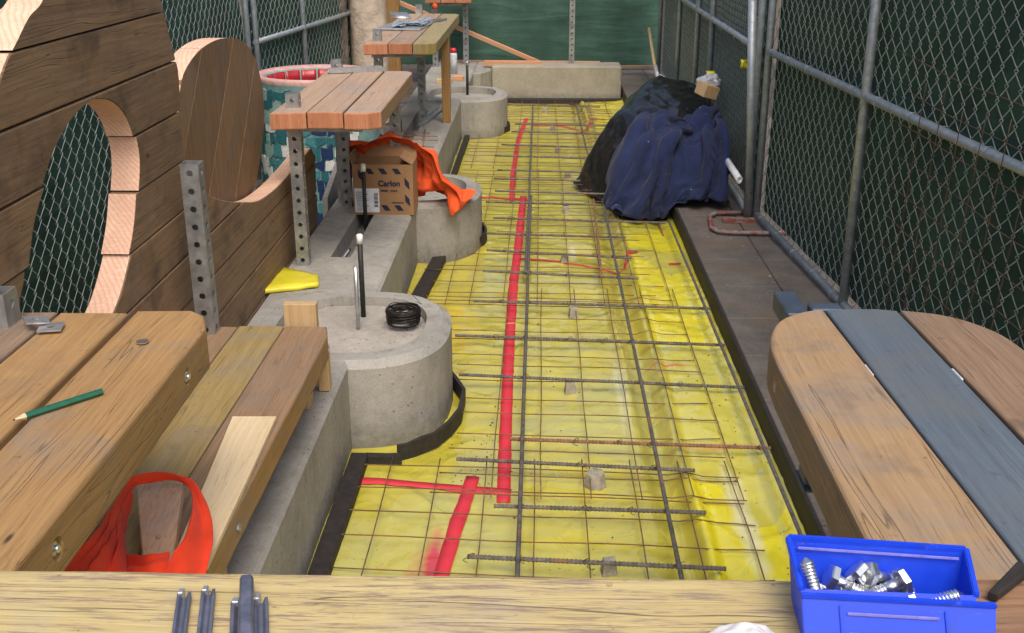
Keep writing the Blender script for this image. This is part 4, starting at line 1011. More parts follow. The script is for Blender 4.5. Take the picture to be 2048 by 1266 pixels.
def cut_plank(outline, holes, zlo, zhi, ylo, yhi, xa, xb, name, parent, mats, tilt=0., gap=.0025, axis='Y'):
    b = MB(); b.prism(outline, xa, xb, plane='YZ'); bmesh.ops.recalc_face_normals(b.b, faces=b.b.faces[:]); o = b.build(name, mats[0], origin=(0, 0, 0))
    c = MB()
    if axis == 'Y': c.box((xa - .05, ylo, zlo + gap), (xb + .05, yhi, zhi - gap))
    else:
        c.box((xa - .05, ylo + gap, zlo - 1), (xb + .05, yhi - gap, zhi + 1))
        bmesh.ops.transform(c.b, matrix=Matrix.Translation((0, (ylo + yhi) / 2, (zlo + zhi) / 2)) @ Matrix.Rotation(tilt, 4, 'X') @ Matrix.Translation((0, -(ylo + yhi) / 2, -(zlo + zhi) / 2)), verts=c.b.verts[:])
    co = c.build('t', M['weather']); boolean(o, co, 'INTERSECT'); kill(co)
    if len(o.data.vertices) == 0: kill(o); return None
    for hh in holes:
        c = MB(); c.prism(hh, xa - .03, xb + .03, plane='YZ'); co = c.build('t', M['weather'], origin=(0, 0, 0)); boolean(o, co, 'DIFFERENCE'); kill(co)
    if len(o.data.vertices) == 0: kill(o); return None
    # materials: cut faces are fresh wood, faces between boards are weathered
    me = o.data; me.materials.clear()
    for mm in mats: me.materials.append(mm)
    bm = bmesh.new(); bm.from_mesh(me)
    bmesh.ops.dissolve_limit(bm, angle_limit=R(.5), verts=bm.verts[:], edges=bm.edges[:])
    es = [e for e in bm.edges if len(e.link_faces) == 2 and (abs(e.link_faces[0].normal.x) > .9) != (abs(e.link_faces[1].normal.x) > .9)]
    try: bmesh.ops.bevel(bm, geom=es, offset=.003 if axis == 'Y' else .0007, segments=1, affect='EDGES', clamp_overlap=True)
    except Exception: pass
    bm.normal_update()
    for f in bm.faces:
        nn = f.normal; f.material_index = 0
        flat = abs(nn.z) > .995 if axis == 'Y' else False
        if axis == 'Z':
            ed = Vector((0, math.cos(tilt), math.sin(tilt))); flat = abs(nn.dot(ed)) > .997
        if flat and axis == 'Y':
            zc = f.calc_center_median().z
            flat = min(abs(zc - zlo - gap), abs(zc - zhi + gap)) < .001
        if abs(nn.x) < .5 and not flat: f.material_index = 1
        f.smooth = False
    bm.to_mesh(me); bm.free()
    bm = bmesh.new(); bm.from_mesh(me); isl, seen = [], set()
    for v in bm.verts:
        if v in seen: continue
        st_, grp = [v], set()
        while st_:
            q = st_.pop()
            if q in seen: continue
            seen.add(q); grp.add(q.index); st_ += [e.other_vert(q) for e in q.link_edges if e.other_vert(q) not in seen]
        isl.append(grp)
    bm.free()
    for k, grp in enumerate(isl):
        m2 = me if len(isl) == 1 else me.copy()
        if len(isl) > 1:
            bm = bmesh.new(); bm.from_mesh(m2); bmesh.ops.delete(bm, geom=[v for v in bm.verts if v.index not in grp], context='VERTS'); bm.to_mesh(m2); bm.free()
        o2 = o if k == 0 else bpy.data.objects.new(name, m2)
        if k: col.objects.link(o2)
        o2.data = m2; m2.name = name
        vs = np.array([v.co for v in m2.vertices]); cc = (vs.min(0) + vs.max(0)) / 2
        m2.transform(Matrix.Translation(-Vector(cc))); o2.parent = parent; o2.location = Vector(cc) - wloc(parent)
    return o
outer = clean(outer); hole = clean(hole)
bk = thing('wooden_screen', 'large upright backrest of wide brown planks with an oval opening and swooping edge', 'backrest', (XP, 3.3, TOP))
zs = [.2, .305, .445, .585, .725, .862, 1.0, 1.14, 1.283, 1.425, 1.57, 1.74]
FR = M['fresh']
for i in range(len(zs) - 1):
    dy_ = [0, 0, 0, -.012, .010, -.006, .008, -.004, 0, 0, 0][i]
    cut_plank(outer, [[(a_ + dy_, c_) for a_, c_ in hole]] if zs[i] < 1.27 and zs[i + 1] > .5 else [], zs[i], zs[i + 1], 1.0, 6.0, XP - TP, XP - .0006 * (i % 3), 'plank', bk, [M['weather'], FR])
# rounded disc backrest behind it
XD = -1.13
cen = Vector(((3.60 + 4.60) / 2 - .0, .80)); dpts = []
dk = crv([pxz(356, 260, XD), pxz(362, 170, XD), pxz(380, 125, XD), pxz(410, 92, XD), pxz(445, 77, XD), pxz(480, 80, XD), pxz(505, 105, XD), pxz(522, 160, XD), pxz(529, 230, XD), pxz(522, 310, XD), pxz(510, 370, XD), pxz(490, 420, XD), (3.95, .50), (3.6, .52), (3.42, .75), (3.40, 1.0), pxz(356, 260, XD)], 6)
dk = clean(dk)
ds = thing('wooden_screen', 'rounded backrest of slanting brown boards standing behind the swooping planks', 'backrest', (XD, 4.0, .3))
DT = R(-45); ys = [p[0] for p in dk]; yy = min(ys) - 1.0; k = 0
while yy < max(ys) + .9:
    cut_plank(dk, [], -.3, 1.7, yy, yy + .142, XD - TP, XD - .0008 * (k % 2), 'plank', ds, [M['weather_z'], FR], tilt=DT, gap=.0014, axis='Z')
    yy += .142 / math.cos(DT); k += 1
# supporting feet behind, on the ground
for (root, ya, xb) in ((bk, 2.1, XP - TP), (bk, 4.4, XP - TP), (ds, 4.0, XD - TP)):
    b = MB(); b.box((xb - .05, ya, -.03), (xb - .002, ya + .09, .62), bev=.003); b.build('rear_brace', M['weather_z'], root)

# ------------------------------------------------------------------ mosaic pot
mc = Vector((-1.30, 6.42, 0)); mr = .345
mp = thing('mosaic_pot', 'round pot covered in teal and blue mosaic with a red tiled rim', 'planter', (mc.x, mc.y, -.02))
b = MB(); b.lathe([(mr - .004, -.03), (mr - .004, .78), (mr + .004, .80), (mr - .01, .815), (mr - .05, .80), (mr - .055, .6), (mr - .06, .3)], mc, 64)
for f in b.b.faces: f.material_index = 1 if f.calc_center_median().z > .775 else 0
b.build('body', [M['grout'], M['pinkgrout']], mp)
random.seed(12); NR = 14; tiles = 0; meshes = {}
za = .0
while za < .745:
    hgt = random.uniform(.045, .085); a = 186 + random.uniform(0, 8)
    while a < 318:
        da = random.uniform(7, 15); mt = random.choice(([2, 2, 0, 4, 3, 2] if a > 262 else [0, 3, 4, 0, 3, 1]) if za < .52 else [1, 1, 5, 1, 0, 4])
        A0, A1 = R(a + .5), R(a + da - .6); b = MB(); js = [random.uniform(-.02, .02) for _ in range(8)]
        cs = [(A0, za + .003 + js[0]), ((A0 + A1) / 2 + js[1], za + .002 + js[6]), (A1, za + .003 + js[1]), (A1 + js[2], za + hgt - .003 + js[3] * .6), ((A0 + A1) / 2 + js[4], za + hgt - .002 + js[5] * .6), (A0 + js[7], za + hgt - .003)]
        outv = [b.b.verts.new((mc.x + (mr + .003) * math.cos(t), mc.y + (mr + .003) * math.sin(t), z)) for t, z in cs]
        inv = [b.b.verts.new((mc.x + (mr - .004) * math.cos(t), mc.y + (mr - .004) * math.sin(t), z)) for t, z in cs]
        b.b.faces.new(outv)
        for j in range(6): b.b.faces.new((outv[j], inv[j], inv[(j + 1) % 6], outv[(j + 1) % 6]))
        bmesh.ops.recalc_face_normals(b.b, faces=b.b.faces[:])
        a += da
        if tiles < 299: b.build('tile', MOS[mt], mp); tiles += 1
        else: b.b.free()
    za += hgt
a = 20
while a < 175:
    b = MB(); b.lathe([(mr - .062, .70), (mr - .058, .70), (mr - .056, .792), (mr - .060, .792)], mc, 6, a0=a + 1.2, a1=a + 19.2, closed=True); b.build('rim_tile', M['mosred'], mp); a += 20
# flat stone slab standing by it
b = MB(); v_ = [P(663, 430, .31), P(672, 400, .33)]
b.prism([(5.30, .0), (5.95, .0), (5.95, .38), (5.75, .44), (5.35, .34)], -1.09, -1.062, plane='YZ', bev=.004); b.build('stone_slab', M['concrete'], label='thin grey slab standing on edge left of the seat wall, by the mosaic pot', cat='slab')

# ------------------------------------------------------------------ cardboard box
bx0, bx1, by0, by1, bz0, bz1 = -.895, -.607, 5.135, 5.33, TOP, .555
bx = thing('cardboard_box', 'open brown cardboard box with navy dashes and white label on the seat wall', 'box', ((bx0 + bx1) / 2, (by0 + by1) / 2, bz0))
t_ = .004
for nm, lo, hi in (('front_panel', (bx0, by0, bz0), (bx1, by0 + t_, bz1)), ('back_panel', (bx0, by1 - t_, bz0), (bx1, by1, bz1)), ('side_panel', (bx0, by0 + t_, bz0), (bx0 + t_, by1 - t_, bz1)), ('side_panel', (bx1 - t_, by0 + t_, bz0), (bx1, by1 - t_, bz1)), ('bottom_panel', (bx0 + t_, by0 + t_, bz0 + .001), (bx1 - t_, by1 - t_, bz0 + t_))):
    b = MB(); b.box(lo, hi); o = b.build(nm, M['cardboard'], bx)
    if nm == 'front_panel': fp = o
def flap(p0, p1, dv, nm='flap'):
    p0, p1, dv = Vector(p0), Vector(p1), Vector(dv); b = MB(); s_ = .02
    u = (p1 - p0).normalized() * s_
    b.sheet([[p0, p1], [p0 + u * .3 + dv, p1 - u * .3 + dv]], sm=False); o = b.build(nm, M['cardboard'], bx); solidify(o, .004, 0)
flap((bx0, by1, bz1), (bx1, by1, bz1), (0, .05, .055)); flap((bx0, by0, bz1), (bx0, by1, bz1), (-.012, 0, .045)); flap((bx1, by1 - .01, bz1), (bx1, by0, bz1), (-.06, .0, .035))
yf = by0 - .0012
def fx(u, v): return (bx0 + (bx1 - bx0) * u, yf, bz0 + (bz1 - bz0) * v)
def quad(pts, nm, mat):
    b = MB(); b.b.faces.new([b.b.verts.new((p[0], p[1] - .0, p[2])) for p in pts]); r_ = bmesh.ops.extrude_face_region(b.b, geom=b.b.faces[:])
    for e in r_['geom']:
        if isinstance(e, bmesh.types.BMVert): e.co.y += .0008
    bmesh.ops.recalc_face_normals(b.b, faces=b.b.faces[:])
    return b.build(nm, M[mat], fp)
for (u, v) in ((.28, .87), (.50, .87), (.73, .87), (.53, .14), (.75, .14)):
    quad([fx(u - .075, v + .055), fx(u + .02, v + .055), fx(u + .085, v - .055), fx(u - .01, v - .055)], 'printed_dash', 'navyink')
for (u, v) in ((.13, .78), (.90, .62), (.90, .29)):
    quad([fx(u - .04, v + .13), fx(u + .035, v + .03), fx(u + .045, v - .12), fx(u - .035, v - .02)], 'printed_dash', 'navyink')
lb = quad([fx(.02, .05), fx(.43, .05), fx(.43, .53), fx(.02, .53)], 'white_label', 'paper'); lb.location.y -= .0006
def lines(rects, nm):
    b = MB()
    for (u0, v0, u1, v1) in rects:
        a, c = fx(u0, v0), fx(u1, v1); b.box((a[0], yf - .0016, a[2]), (c[0], yf - .0009, c[2]))
    b.build(nm, M['navyink'], fp)
lines([(.345, .16 + k * .028, .41, .16 + k * .028 + (.012 if k % 3 else .02)) for k in range(10)], 'barcode')
lines([(.05, .09 + k * .04, .05 + (.10 + .05 * ((k * 7) % 3)), .09 + k * .04 + .010) for k in range(10)] , 'label_print')
def text(body, size, loc, mat, parent, rot=(R(90), 0, 0), name='printed_text', ext=.0004, off=0):
    cu = bpy.data.curves.new(name, 'FONT'); cu.body = body; cu.size = size; cu.extrude = ext; cu.offset = off; o = bpy.data.objects.new(name, cu); col.objects.link(o)
    dg = bpy.context.evaluated_depsgraph_get(); me = bpy.data.meshes.new_from_object(o.evaluated_get(dg)); bpy.data.objects.remove(o)
    me.materials.append(M[mat]); o = bpy.data.objects.new(name, me); col.objects.link(o); o.parent = parent; o.rotation_euler = rot; o.location = Vector(loc) - wloc(parent); return o
tx = text('Carlon', .038, (fx(.42, .58)[0], yf - .001, fx(.42, .58)[2]), 'navyink', fp, ext=.0006, off=.0011)
for r_ in ((.46, .47, .58, .50), (.62, .475, .74, .495), (.64, .24, .84, .256)): lines([r_], 'small_print')

# ------------------------------------------------------------------ draped cloths: laid over the heap and box, then settled by a short cloth simulation
def simulate(name, grid_fn, nx_, ny_, colliders, frames, mass=.3, bend=.5, pins=None, tension=15, thick=.008, sub=1, mat=None, label='', cat='cloth', fr=25, solid=.004, shrink=0, q=6):
    b = MB(); b.sheet([[grid_fn(i / (nx_ - 1), j / (ny_ - 1)) for i in range(nx_)] for j in range(ny_)])
    me = b.mesh(name, (0, 0, 0)); o = bpy.data.objects.new(name, me); col.objects.link(o); me.materials.append(mat)
    if pins:
        vg = o.vertex_groups.new(name='pin')
        for (i, j, wgt) in pins: vg.add([j * nx_ + i], wgt, 'REPLACE')
    cm = o.modifiers.new('cloth', 'CLOTH'); s = cm.settings; s.mass = mass; s.quality = q; s.tension_stiffness = tension; s.compression_stiffness = tension; s.shear_stiffness = 5; s.bending_stiffness = bend; s.air_damping = 1.2
    s.tension_damping = 5; s.compression_damping = 5; s.bending_damping = .5
    if pins: s.vertex_group_mass = 'pin'
    cs_ = cm.collision_settings; cs_.distance_min = .008; cs_.collision_quality = 3; cs_.use_self_collision = True; cs_.self_distance_min = .006; cs_.friction = fr
    for c_ in colliders:
        md = c_.modifiers.new('col', 'COLLISION'); c_.collision.thickness_outer = thick; c_.collision.cloth_friction = fr
    cm.point_cache.frame_end = frames + 2
    for f in range(1, frames + 1): sc.frame_set(f)
    dg = bpy.context.evaluated_depsgraph_get(); me2 = bpy.data.meshes.new_from_object(o.evaluated_get(dg))
    bpy.data.objects.remove(o)
    for c_ in colliders: c_.modifiers.clear()
    sc.frame_set(1)
    vs = np.array([v.co for v in me2.vertices]); cc = Vector((vs[:, 0].mean(), vs[:, 1].mean(), vs[:, 2].min()))
    me2.transform(Matrix.Translation(-cc)); o2 = bpy.data.objects.new(name, me2); col.objects.link(o2); o2.location = cc
    for p in me2.polygons: p.use_smooth = True
    solidify(o2, solid, 0, sub); tagp(o2, label, cat); return o2
def cbox(lo, hi, rot=None, bev=.04):
    b = MB(); b.box(lo, hi, rot=rot, bev=bev, seg=2); return b.build('collider', M['black'])

floor_c = cbox((-3, 3, -.4), (.76, 10, .012), bev=0); pave_c = cbox((.76, 3, -.4), (3, 10, .122), bev=0)
wall_c = cbox((1.11, 3, 0), (1.4, 10, 2), bev=0)
def S(t,p=1.8):
    t=max(0,min(1,t)); return 1-(1-t)**p
def lerp(v,pts):
    return float(np.interp(v,[p[0] for p in pts],[p[1] for p in pts]))
def hT(x,y):
    xl=lerp(y,[(6.0,.56),(6.4,.47),(6.7,.33),(7.0,.23),(7.4,.36),(7.8,.5),(8.2,.6)])
    T=lerp(y,[(6.05,.0),(6.15,.36),(6.5,.40),(6.9,.50),(7.4,.575),(7.7,.60),(7.9,.55),(8.25,.1)])
    T*=1-.10*max(0,(x-.85)/.25)
    if y<6.75: T-=.07*min(1,(6.75-y)/.15)*(1 if x>.5 else .3)
    z=T*S((x-xl)/.36,1.9)
    return max(z,.015)+.03*mnoise.noise(Vector((x*6,y*3,0)))*min(1,z*4)
def hB(x,y):
    fy=S((y-6.07)/.17,2.4); xl=lerp(y,[(5.9,.58),(6.2,.48),(6.5,.45),(6.8,.50)]); fx=S((x-xl)/.16,2.6)
    T=lerp(y,[(5.9,.43),(6.15,.455),(6.5,.49),(6.75,.50)])+.02*math.exp(-((x-1.04)/.06)**2)+.025*math.exp(-((x-.72)/.05)**2)-.03*math.exp(-((x-.88)/.08)**2)
    fl=.02 if x<.74 else .13
    return max(fl,fl+(T-fl)*fx*fy)
def field(h,x0,x1,y0,y1,n,m,off):
    b=MB(); b.sheet([[(x,y,h(x,y)+off) for x in np.linspace(x0,x1,n)] for y in np.linspace(y0,y1,m)]); return b.build('collider',M['black'])
heapB=field(hB,.3,1.12,5.8,6.9,50,60,-.02); heapT=field(hT,.1,1.12,6.0,8.3,50,90,-.02)
def arcgrid(h,nx,ny,xs,yr,fold):
    """rows spaced by arc length down the profile"""
    cols=[]
    for i in range(nx):
        u=i/(nx-1); x=xs(u); yy=np.linspace(yr[0],yr[1],400); zz=np.array([h(x,y) for y in yy]); L=np.concatenate([[0],np.cumsum(np.hypot(np.diff(yy),np.diff(zz)))]); 
        t=np.linspace(0,L[-1],ny); cols.append((np.interp(t,L,yy),np.interp(t,L,zz),x,u))
    g={}
    for i,(Y,Z,x,u) in enumerate(cols):
        for j in range(ny): g[(i,j)]=Vector((x,Y[j],Z[j]))
    out={}
    for (i,j),p in g.items():
        a=g[(min(i+1,nx-1),j)]-g[(max(i-1,0),j)]; c=g[(i,min(j+1,ny-1))]-g[(i,max(j-1,0))]; n=a.cross(c).normalized()
        out[(i,j)]=p+n*fold(i/(nx-1),j/(ny-1),p)
    return lambda U,V: out[(round(U*(nx-1)),round(V*(ny-1)))]
RID=[([(.97,.80),(.62,.60),(.38,.36),(.16,.0)],.060,.045),([(.55,.52),(.42,.42),(.37,0)],.050,.035),([(.83,.50),(.74,.25),(.66,.0)],.055,.04),([(.97,.62),(.90,.3),(.88,0)],.060,.045),([(.30,.85),(.14,.45),(.02,.0)],.045,.05),([(.75,.98),(.45,.72),(.22,.40),(.08,.1)],.040,.03),([(.60,.44),(.75,.50),(.95,.52)],.030,.03),([(.45,.9),(.62,.8),(.9,.95)],.03,.04),([(.27,.3),(.24,0)],.035,.03)]
def segd(p,a,b):
    ax,ay=a;bx,by=b;px,py=p;dx,dy=bx-ax,by-ay;t=max(0,min(1,((px-ax)*dx+(py-ay)*dy)/(dx*dx+dy*dy)));return math.hypot(px-ax-t*dx,py-ay-t*dy)
def foldB(u,v,p):
    w=0
    uu=u+.02*mnoise.noise(Vector((u*5,v*5,2)))
    for pts,am,wd in RID:
        d=min(segd((uu,v),pts[k],pts[k+1]) for k in range(len(pts)-1)); w=max(w,1.7*am*math.exp(-(d/(wd*1.3))**2))
    return .008+w+.010*mnoise.noise(Vector((u*8,v*7,3)))+.006*math.sin(u*31+v*11)*max(0,1-v)
def foldT(u,v,p): q=Vector((p.x*7+p.z*4,p.y*4,p.z*7)); return .010+.050*(.5-abs(mnoise.noise(q*.6)))+.020*(.5-abs(mnoise.noise(q*1.5+Vector((3,1,7)))))+.008*(.5-abs(mnoise.noise(q*4)))

def xlT(y): return lerp(y,[(6.0,.56),(6.4,.47),(6.7,.33),(7.0,.23),(7.4,.36),(7.8,.5),(8.25,.6)])
def tgrid(U,V):
    y=6.2+2.0*V; x0=xlT(y)-.015; x=x0+(1.09-x0)*U**1.15; z=hT(x,y)
    return Vector((x,y,z+foldT(U,V,Vector((x,y,z)))))
simulate('black_tarp', tgrid, 76, 110, [floor_c, pave_c, wall_c, heapT], 3, mat=M['blackplastic'], label='crinkled black plastic tarp over a heap by the right fence', cat='tarp', bend=2, tension=40, solid=.002, fr=30)
simulate('blue_blanket', arcgrid(hB,72,84,lambda u:.43+.67*u+.01*math.sin(u*9),(6.05,6.80),foldB), 72, 84, [floor_c,pave_c,wall_c,heapB], 6, mat=M['blue'], label='navy blue felt blanket draped over the heap by the right fence', cat='blanket', bend=2.5, tension=40, solid=.008, thick=.012, fr=30)
for h_ in (heapB, heapT, wall_c): kill(h_)
bxc = cbox((bx0, by0, bz0), (bx1, by1, bz1 - .01), bev=.005)
def ball(c,r,s=(1,1,1)):
    b=MB(); bmesh.ops.create_icosphere(b.b, subdivisions=3, radius=r); bmesh.ops.transform(b.b, matrix=Matrix.Translation(c) @ Matrix.Diagonal((*s, 1)), verts=b.b.verts[:]); return b.build('collider',M['black'])
sp_=ball((-.72,5.28,.555),.095,(1.5,.9,.9)); sp2=ball((-.58,5.28,.53),.05)
wc = cbox((-1.04, 4, 0), (-.62, 7, TOP), bev=.01); pc_ = MB(); pc_.lathe([(0.001, 0), (.35, 0), (.35, TOP), (0.001, TOP)], (-.655, 5.69, 0), 32); pco = pc_.build('collider', M['black'], origin=(-.655, 5.69, 0))
simulate('orange_cloth', lambda u, v: (-.92 + .56 * u - .05 * v, 5.14 + .40 * v + .03 * u, .74 + .05 * math.sin(22 * u + 5 * v)+.02*math.sin(v*17)), 44, 34, [floor_c, bxc, sp_, sp2, wc, pco], 30, mat=M['orange'], label='bright orange cloth heaped over the cardboard box and hanging off its right', cat='cloth', bend=.15, tension=60, solid=.003)
for q in (floor_c, pave_c, bxc, sp_, sp2, wc, pco): kill(q)
print('cloth done')

# ------------------------------------------------------------------ red cloth loop near the front
def ribbon_sheet(path_a, path_b, name, label, mat, n=40, m_=8, wave=.004, parent=None, th_=.002):
    """surface between two curves of (px,py,z)"""
    def samp(path, k):
        pts = [P(*p) for p in path]; c3 = []
        N = len(pts)
        for i in range(N - 1):
            p0, p1, p2, p3 = pts[max(i - 1, 0)], pts[i], pts[i + 1], pts[min(i + 2, N - 1)]
            for j in range(10):
                t = j / 10; c3.append(.5 * ((2 * p1) + (-p0 + p2) * t + (2 * p0 - 5 * p1 + 4 * p2 - p3) * t * t + (-p0 + 3 * p1 - 3 * p2 + p3) * t ** 3))
        c3.append(pts[-1]); L = [0]
        for a, c in zip(c3[:-1], c3[1:]): L.append(L[-1] + (c - a).length)
        out = []
        for j in range(k):
            s = L[-1] * j / (k - 1); i = max(0, min(len(L) - 2, int(np.searchsorted(L, s)) - 1)); out.append(c3[i].lerp(c3[i + 1], (s - L[i]) / max(1e-9, L[i + 1] - L[i])))
        return out
    A_, B_ = samp(path_a, n), samp(path_b, n); rows = []
    for r_i in range(m_):
        t = r_i / (m_ - 1); rows.append([A_[j].lerp(B_[j], t) + Vector((0, 0, wave * mnoise.noise(Vector((j * .18, t * 2.5, 1))) + .5 * wave * math.sin(t * 9 + j * .15))) for j in range(n)])
    b = MB(); b.sheet(rows); o = b.build(name, M[mat], parent, label=label if not parent else None, cat='cloth' if not parent else None); solidify(o, th_, 0, 1); return o
z_ = BZ
rc = thing('red_cloth', 'red orange cloth looped round a wood offcut on the low bench', 'cloth', tuple(P(300, 1050, BZ)))
ribbon_sheet([(90, 1150, z_ + .16), (180, 1080, z_ + .14), (225, 1010, z_ + .12), (262, 955, z_ + .11), (320, 944, z_ + .105), (375, 952, z_ + .10), (405, 990, z_ + .08), (424, 1040, z_ + .06), (426, 1090, z_ + .045), (412, 1150, z_ + .03)],
             [(160, 1160, z_ + .12), (215, 1090, z_ + .10), (243, 1015, z_ + .09), (272, 970, z_ + .095), (320, 960, z_ + .09), (368, 966, z_ + .085), (385, 1000, z_ + .08), (372, 1060, z_ + .085), (345, 1105, z_ + .08), (325, 1160, z_ + .06)], 'loop', None, 'redcloth', 60, 10, .010, rc)
ribbon_sheet([(160, 1160, z_ + .122), (215, 1090, z_ + .102), (243, 1015, z_ + .092), (262, 985, z_ + .09)], [(255, 1160, z_ + .04), (254, 1110, z_ + .04), (250, 1060, z_ + .05), (268, 990, z_ + .08)], 'left_fold', None, 'redcloth', 36, 12, .02, rc)
ribbon_sheet([(245, 1110, z_ + .02), (290, 1112, z_ + .07), (340, 1100, z_ + .07)], [(240, 1165, z_ + .02), (290, 1160, z_ + .05), (335, 1160, z_ + .05)], 'lower_hem', None, 'redcloth', 24, 8, .012, rc)
ribbon_sheet([(255, 1000, z_ + .015), (250, 1060, z_ + .015), (262, 1120, z_ + .015)], [(275, 1000, z_ + .012), (282, 1060, z_ + .012), (284, 1120, z_ + .012)], 'inner_side', None, 'weather', 12, 4, .001, rc) if False else None

# ------------------------------------------------------------------ right round ended table
RZ = .96
tr = thing('round_table', 'round ended table with orange, blue grey and brown boards on the right', 'table', (.65, 1.6, .12))
o1 = [P(1545, 668, RZ), P(1541, 690, RZ), P(1760, 1078, RZ)]
pl1 = [(.437, 1.055), (.5676, 1.128)] + [(.556, 2.028)] + crv([(.545, 2.03), (.50, 2.008), (.458, 1.965), (.428, 1.90), (.413, 1.83)], 5)[0:] + [(.408, 1.78), (.408, 1.12)]
pl1 = [(p.x, p.y) for p in [P(1762, 1075, RZ), P(1870, 1160, RZ), P(2040, 1137, RZ)]] + [(.5535, 2.030)] + crv([(.54, 2.028), (.50, 2.008), (.456, 1.965), (.428, 1.90), (.413, 1.83), (.408, 1.74)], 5)
pl1[0] = (.405, 1.16); pl1[1] = (.468, 1.06); pl1[2] = (.5775, 1.118)
for x_off, nm in ((0, None),):
    pass
tr_a = plank(tr, 0, 0, 0, 0, RZ, .085, [M['rtab1'], M['rside'], M['rside']], cut=clean(pl1), bev=.008, name='plank')
plank(tr, 0, 0, 0, 0, RZ - .003, .08, M['bluegrey'], cut=[(.582, 1.118), (.712, 1.02), (.72, 1.02), (.698, 2.032), (.66, 2.043), (.60, 2.042), (.5605, 2.034)], bev=.006, wob=.0008, name='plank', label='blue grey coated middle board')
plank(tr, 0, 0, 0, 0, RZ - .002, .085, [M['rtab3'], M['rside'], M['rside']], cut=clean([(.726, 1.02), (.86, 1.02), (.862, 1.75)] + crv([(.862, 1.80), (.85, 1.90), (.815, 1.97), (.77, 2.01), (.704, 2.032)], 5)), bev=.005, name='plank')
plank(tr, 0, 0, 0, 0, RZ - .002, .085, [M['rtab3'], M['rside'], M['rside']], cut=[(.866, 1.02), (.96, 1.1), (.96, 1.7), (.868, 1.85)], bev=.005, name='plank')
for yc in (1.755, 1.225):
    bore(tr_a, (.4085, yc, RZ - .042), -1, .0150, .014)
    b = MB(); b.tube([(.4205, yc, RZ - .042), (.4125, yc, RZ - .042)], .0095, 6, sm=False); b.build('bolt', M['zinc'], tr)
for (px, py, yy_) in ((1738, 737, 0), (1915, 745, 0), (1967, 1035, 0)):
    c = P(px, py, RZ); b = MB(); b.box((c.x - .002, c.y - .022, RZ - .03), (c.x + .002, c.y + .022, RZ - .0015), bev=.001, rot=Matrix.Rotation(R(2), 3, 'Z')); b.build('shim', M['can'], tr)
b = MB(); b.box((.50, 1.93, RZ - .15), (.74, 1.985, RZ - .09), bev=.003); b.build('support_beam', M['bluegrey'], tr)
b = MB(); b.box((.62, 1.20, .121), (.68, 1.26, RZ - .09), bev=.003); b.build('leg', M['navysteel'], tr)
lq = PY(1606, 968, 1.93); b = MB(); b.box((lq.x, 1.92, lq.z), (lq.x + .036, 1.975, RZ - .092), bev=.003); b.box((lq.x - .003, 1.905, lq.z - .006), (lq.x + .06, 1.99, lq.z - .001), bev=.001); b.build('hanging_bracket', M['navysteel'], tr)
a_, c_ = PY(1566, 625, 2.10), PY(1676, 620, 2.10)
b = MB(); b.box((a_.x, 2.06, a_.z - .03), (a_.x + .045, 2.20, a_.z + .012), bev=.003); b.box((a_.x + .047, 2.06, a_.z - .03), (c_.x, 2.10, a_.z + .022), bev=.003); b.build('bracket', M['navysteel'], tr)
b = MB(); q = [P(1690, 985, .2), P(1675, 1015, .2), P(1680, 1060, .19), P(1700, 1085, .18)]
b.tube([Vector((v.x + .02, v.y + .02, .15 + .02 * i)) for i, v in enumerate(q)], .014, 12); b.build('curved_pipe', plain('faded_red_pipe', (.50, .17, .12), .6), label='faded red curved pipe end under the round table', cat='pipe')

# ------------------------------------------------------------------ front board, its neighbour and what stands on them
FZ = 1.06
fb = MB(); fb.prism([(-.72, .70), (.312, .70), (.306, .9475), (-.72, .9445)], FZ - .05, FZ, bev=.006, seg=3)
es = [e for e in fb.b.edges if abs(e.verts[0].co.x - e.verts[1].co.x) > .2]; bmesh.ops.subdivide_edges(fb.b, edges=es, cuts=60)
for v in fb.b.verts: v.co += Vector((0, mnoise.noise(v.co * 14) * .0012, mnoise.noise(v.co * 11) * .001))
fbo = fb.build('front_board', M['front'], label='worn yellow board across the bottom of the view', cat='board')
fb = MB(); fb.prism([(.318, .70), (.62, .70), (.62, .968), (.314, .950)], FZ - .052, FZ - .002, bev=.006, seg=3); fb.build('front_board', M['front2'], label='red brown weathered board right of the blue bin', cat='board')
# black stick
a, c = P(2044, 1136, FZ + .004), P(1985, 1196, FZ + .004); d = (c - a).normalized(); sd_ = Vector((-d.y, d.x, 0))
b = MB(); b.prism([tuple((a + sd_ * .010).xy), tuple((a - sd_ * .006).xy), tuple((c - sd_ * .005).xy), tuple((c + sd_ * .004).xy)], FZ + .0, FZ + .010, bev=.002); b.build('black_strap', M['black'], label='black rubber strip lying at the corner of the round table', cat='strap')
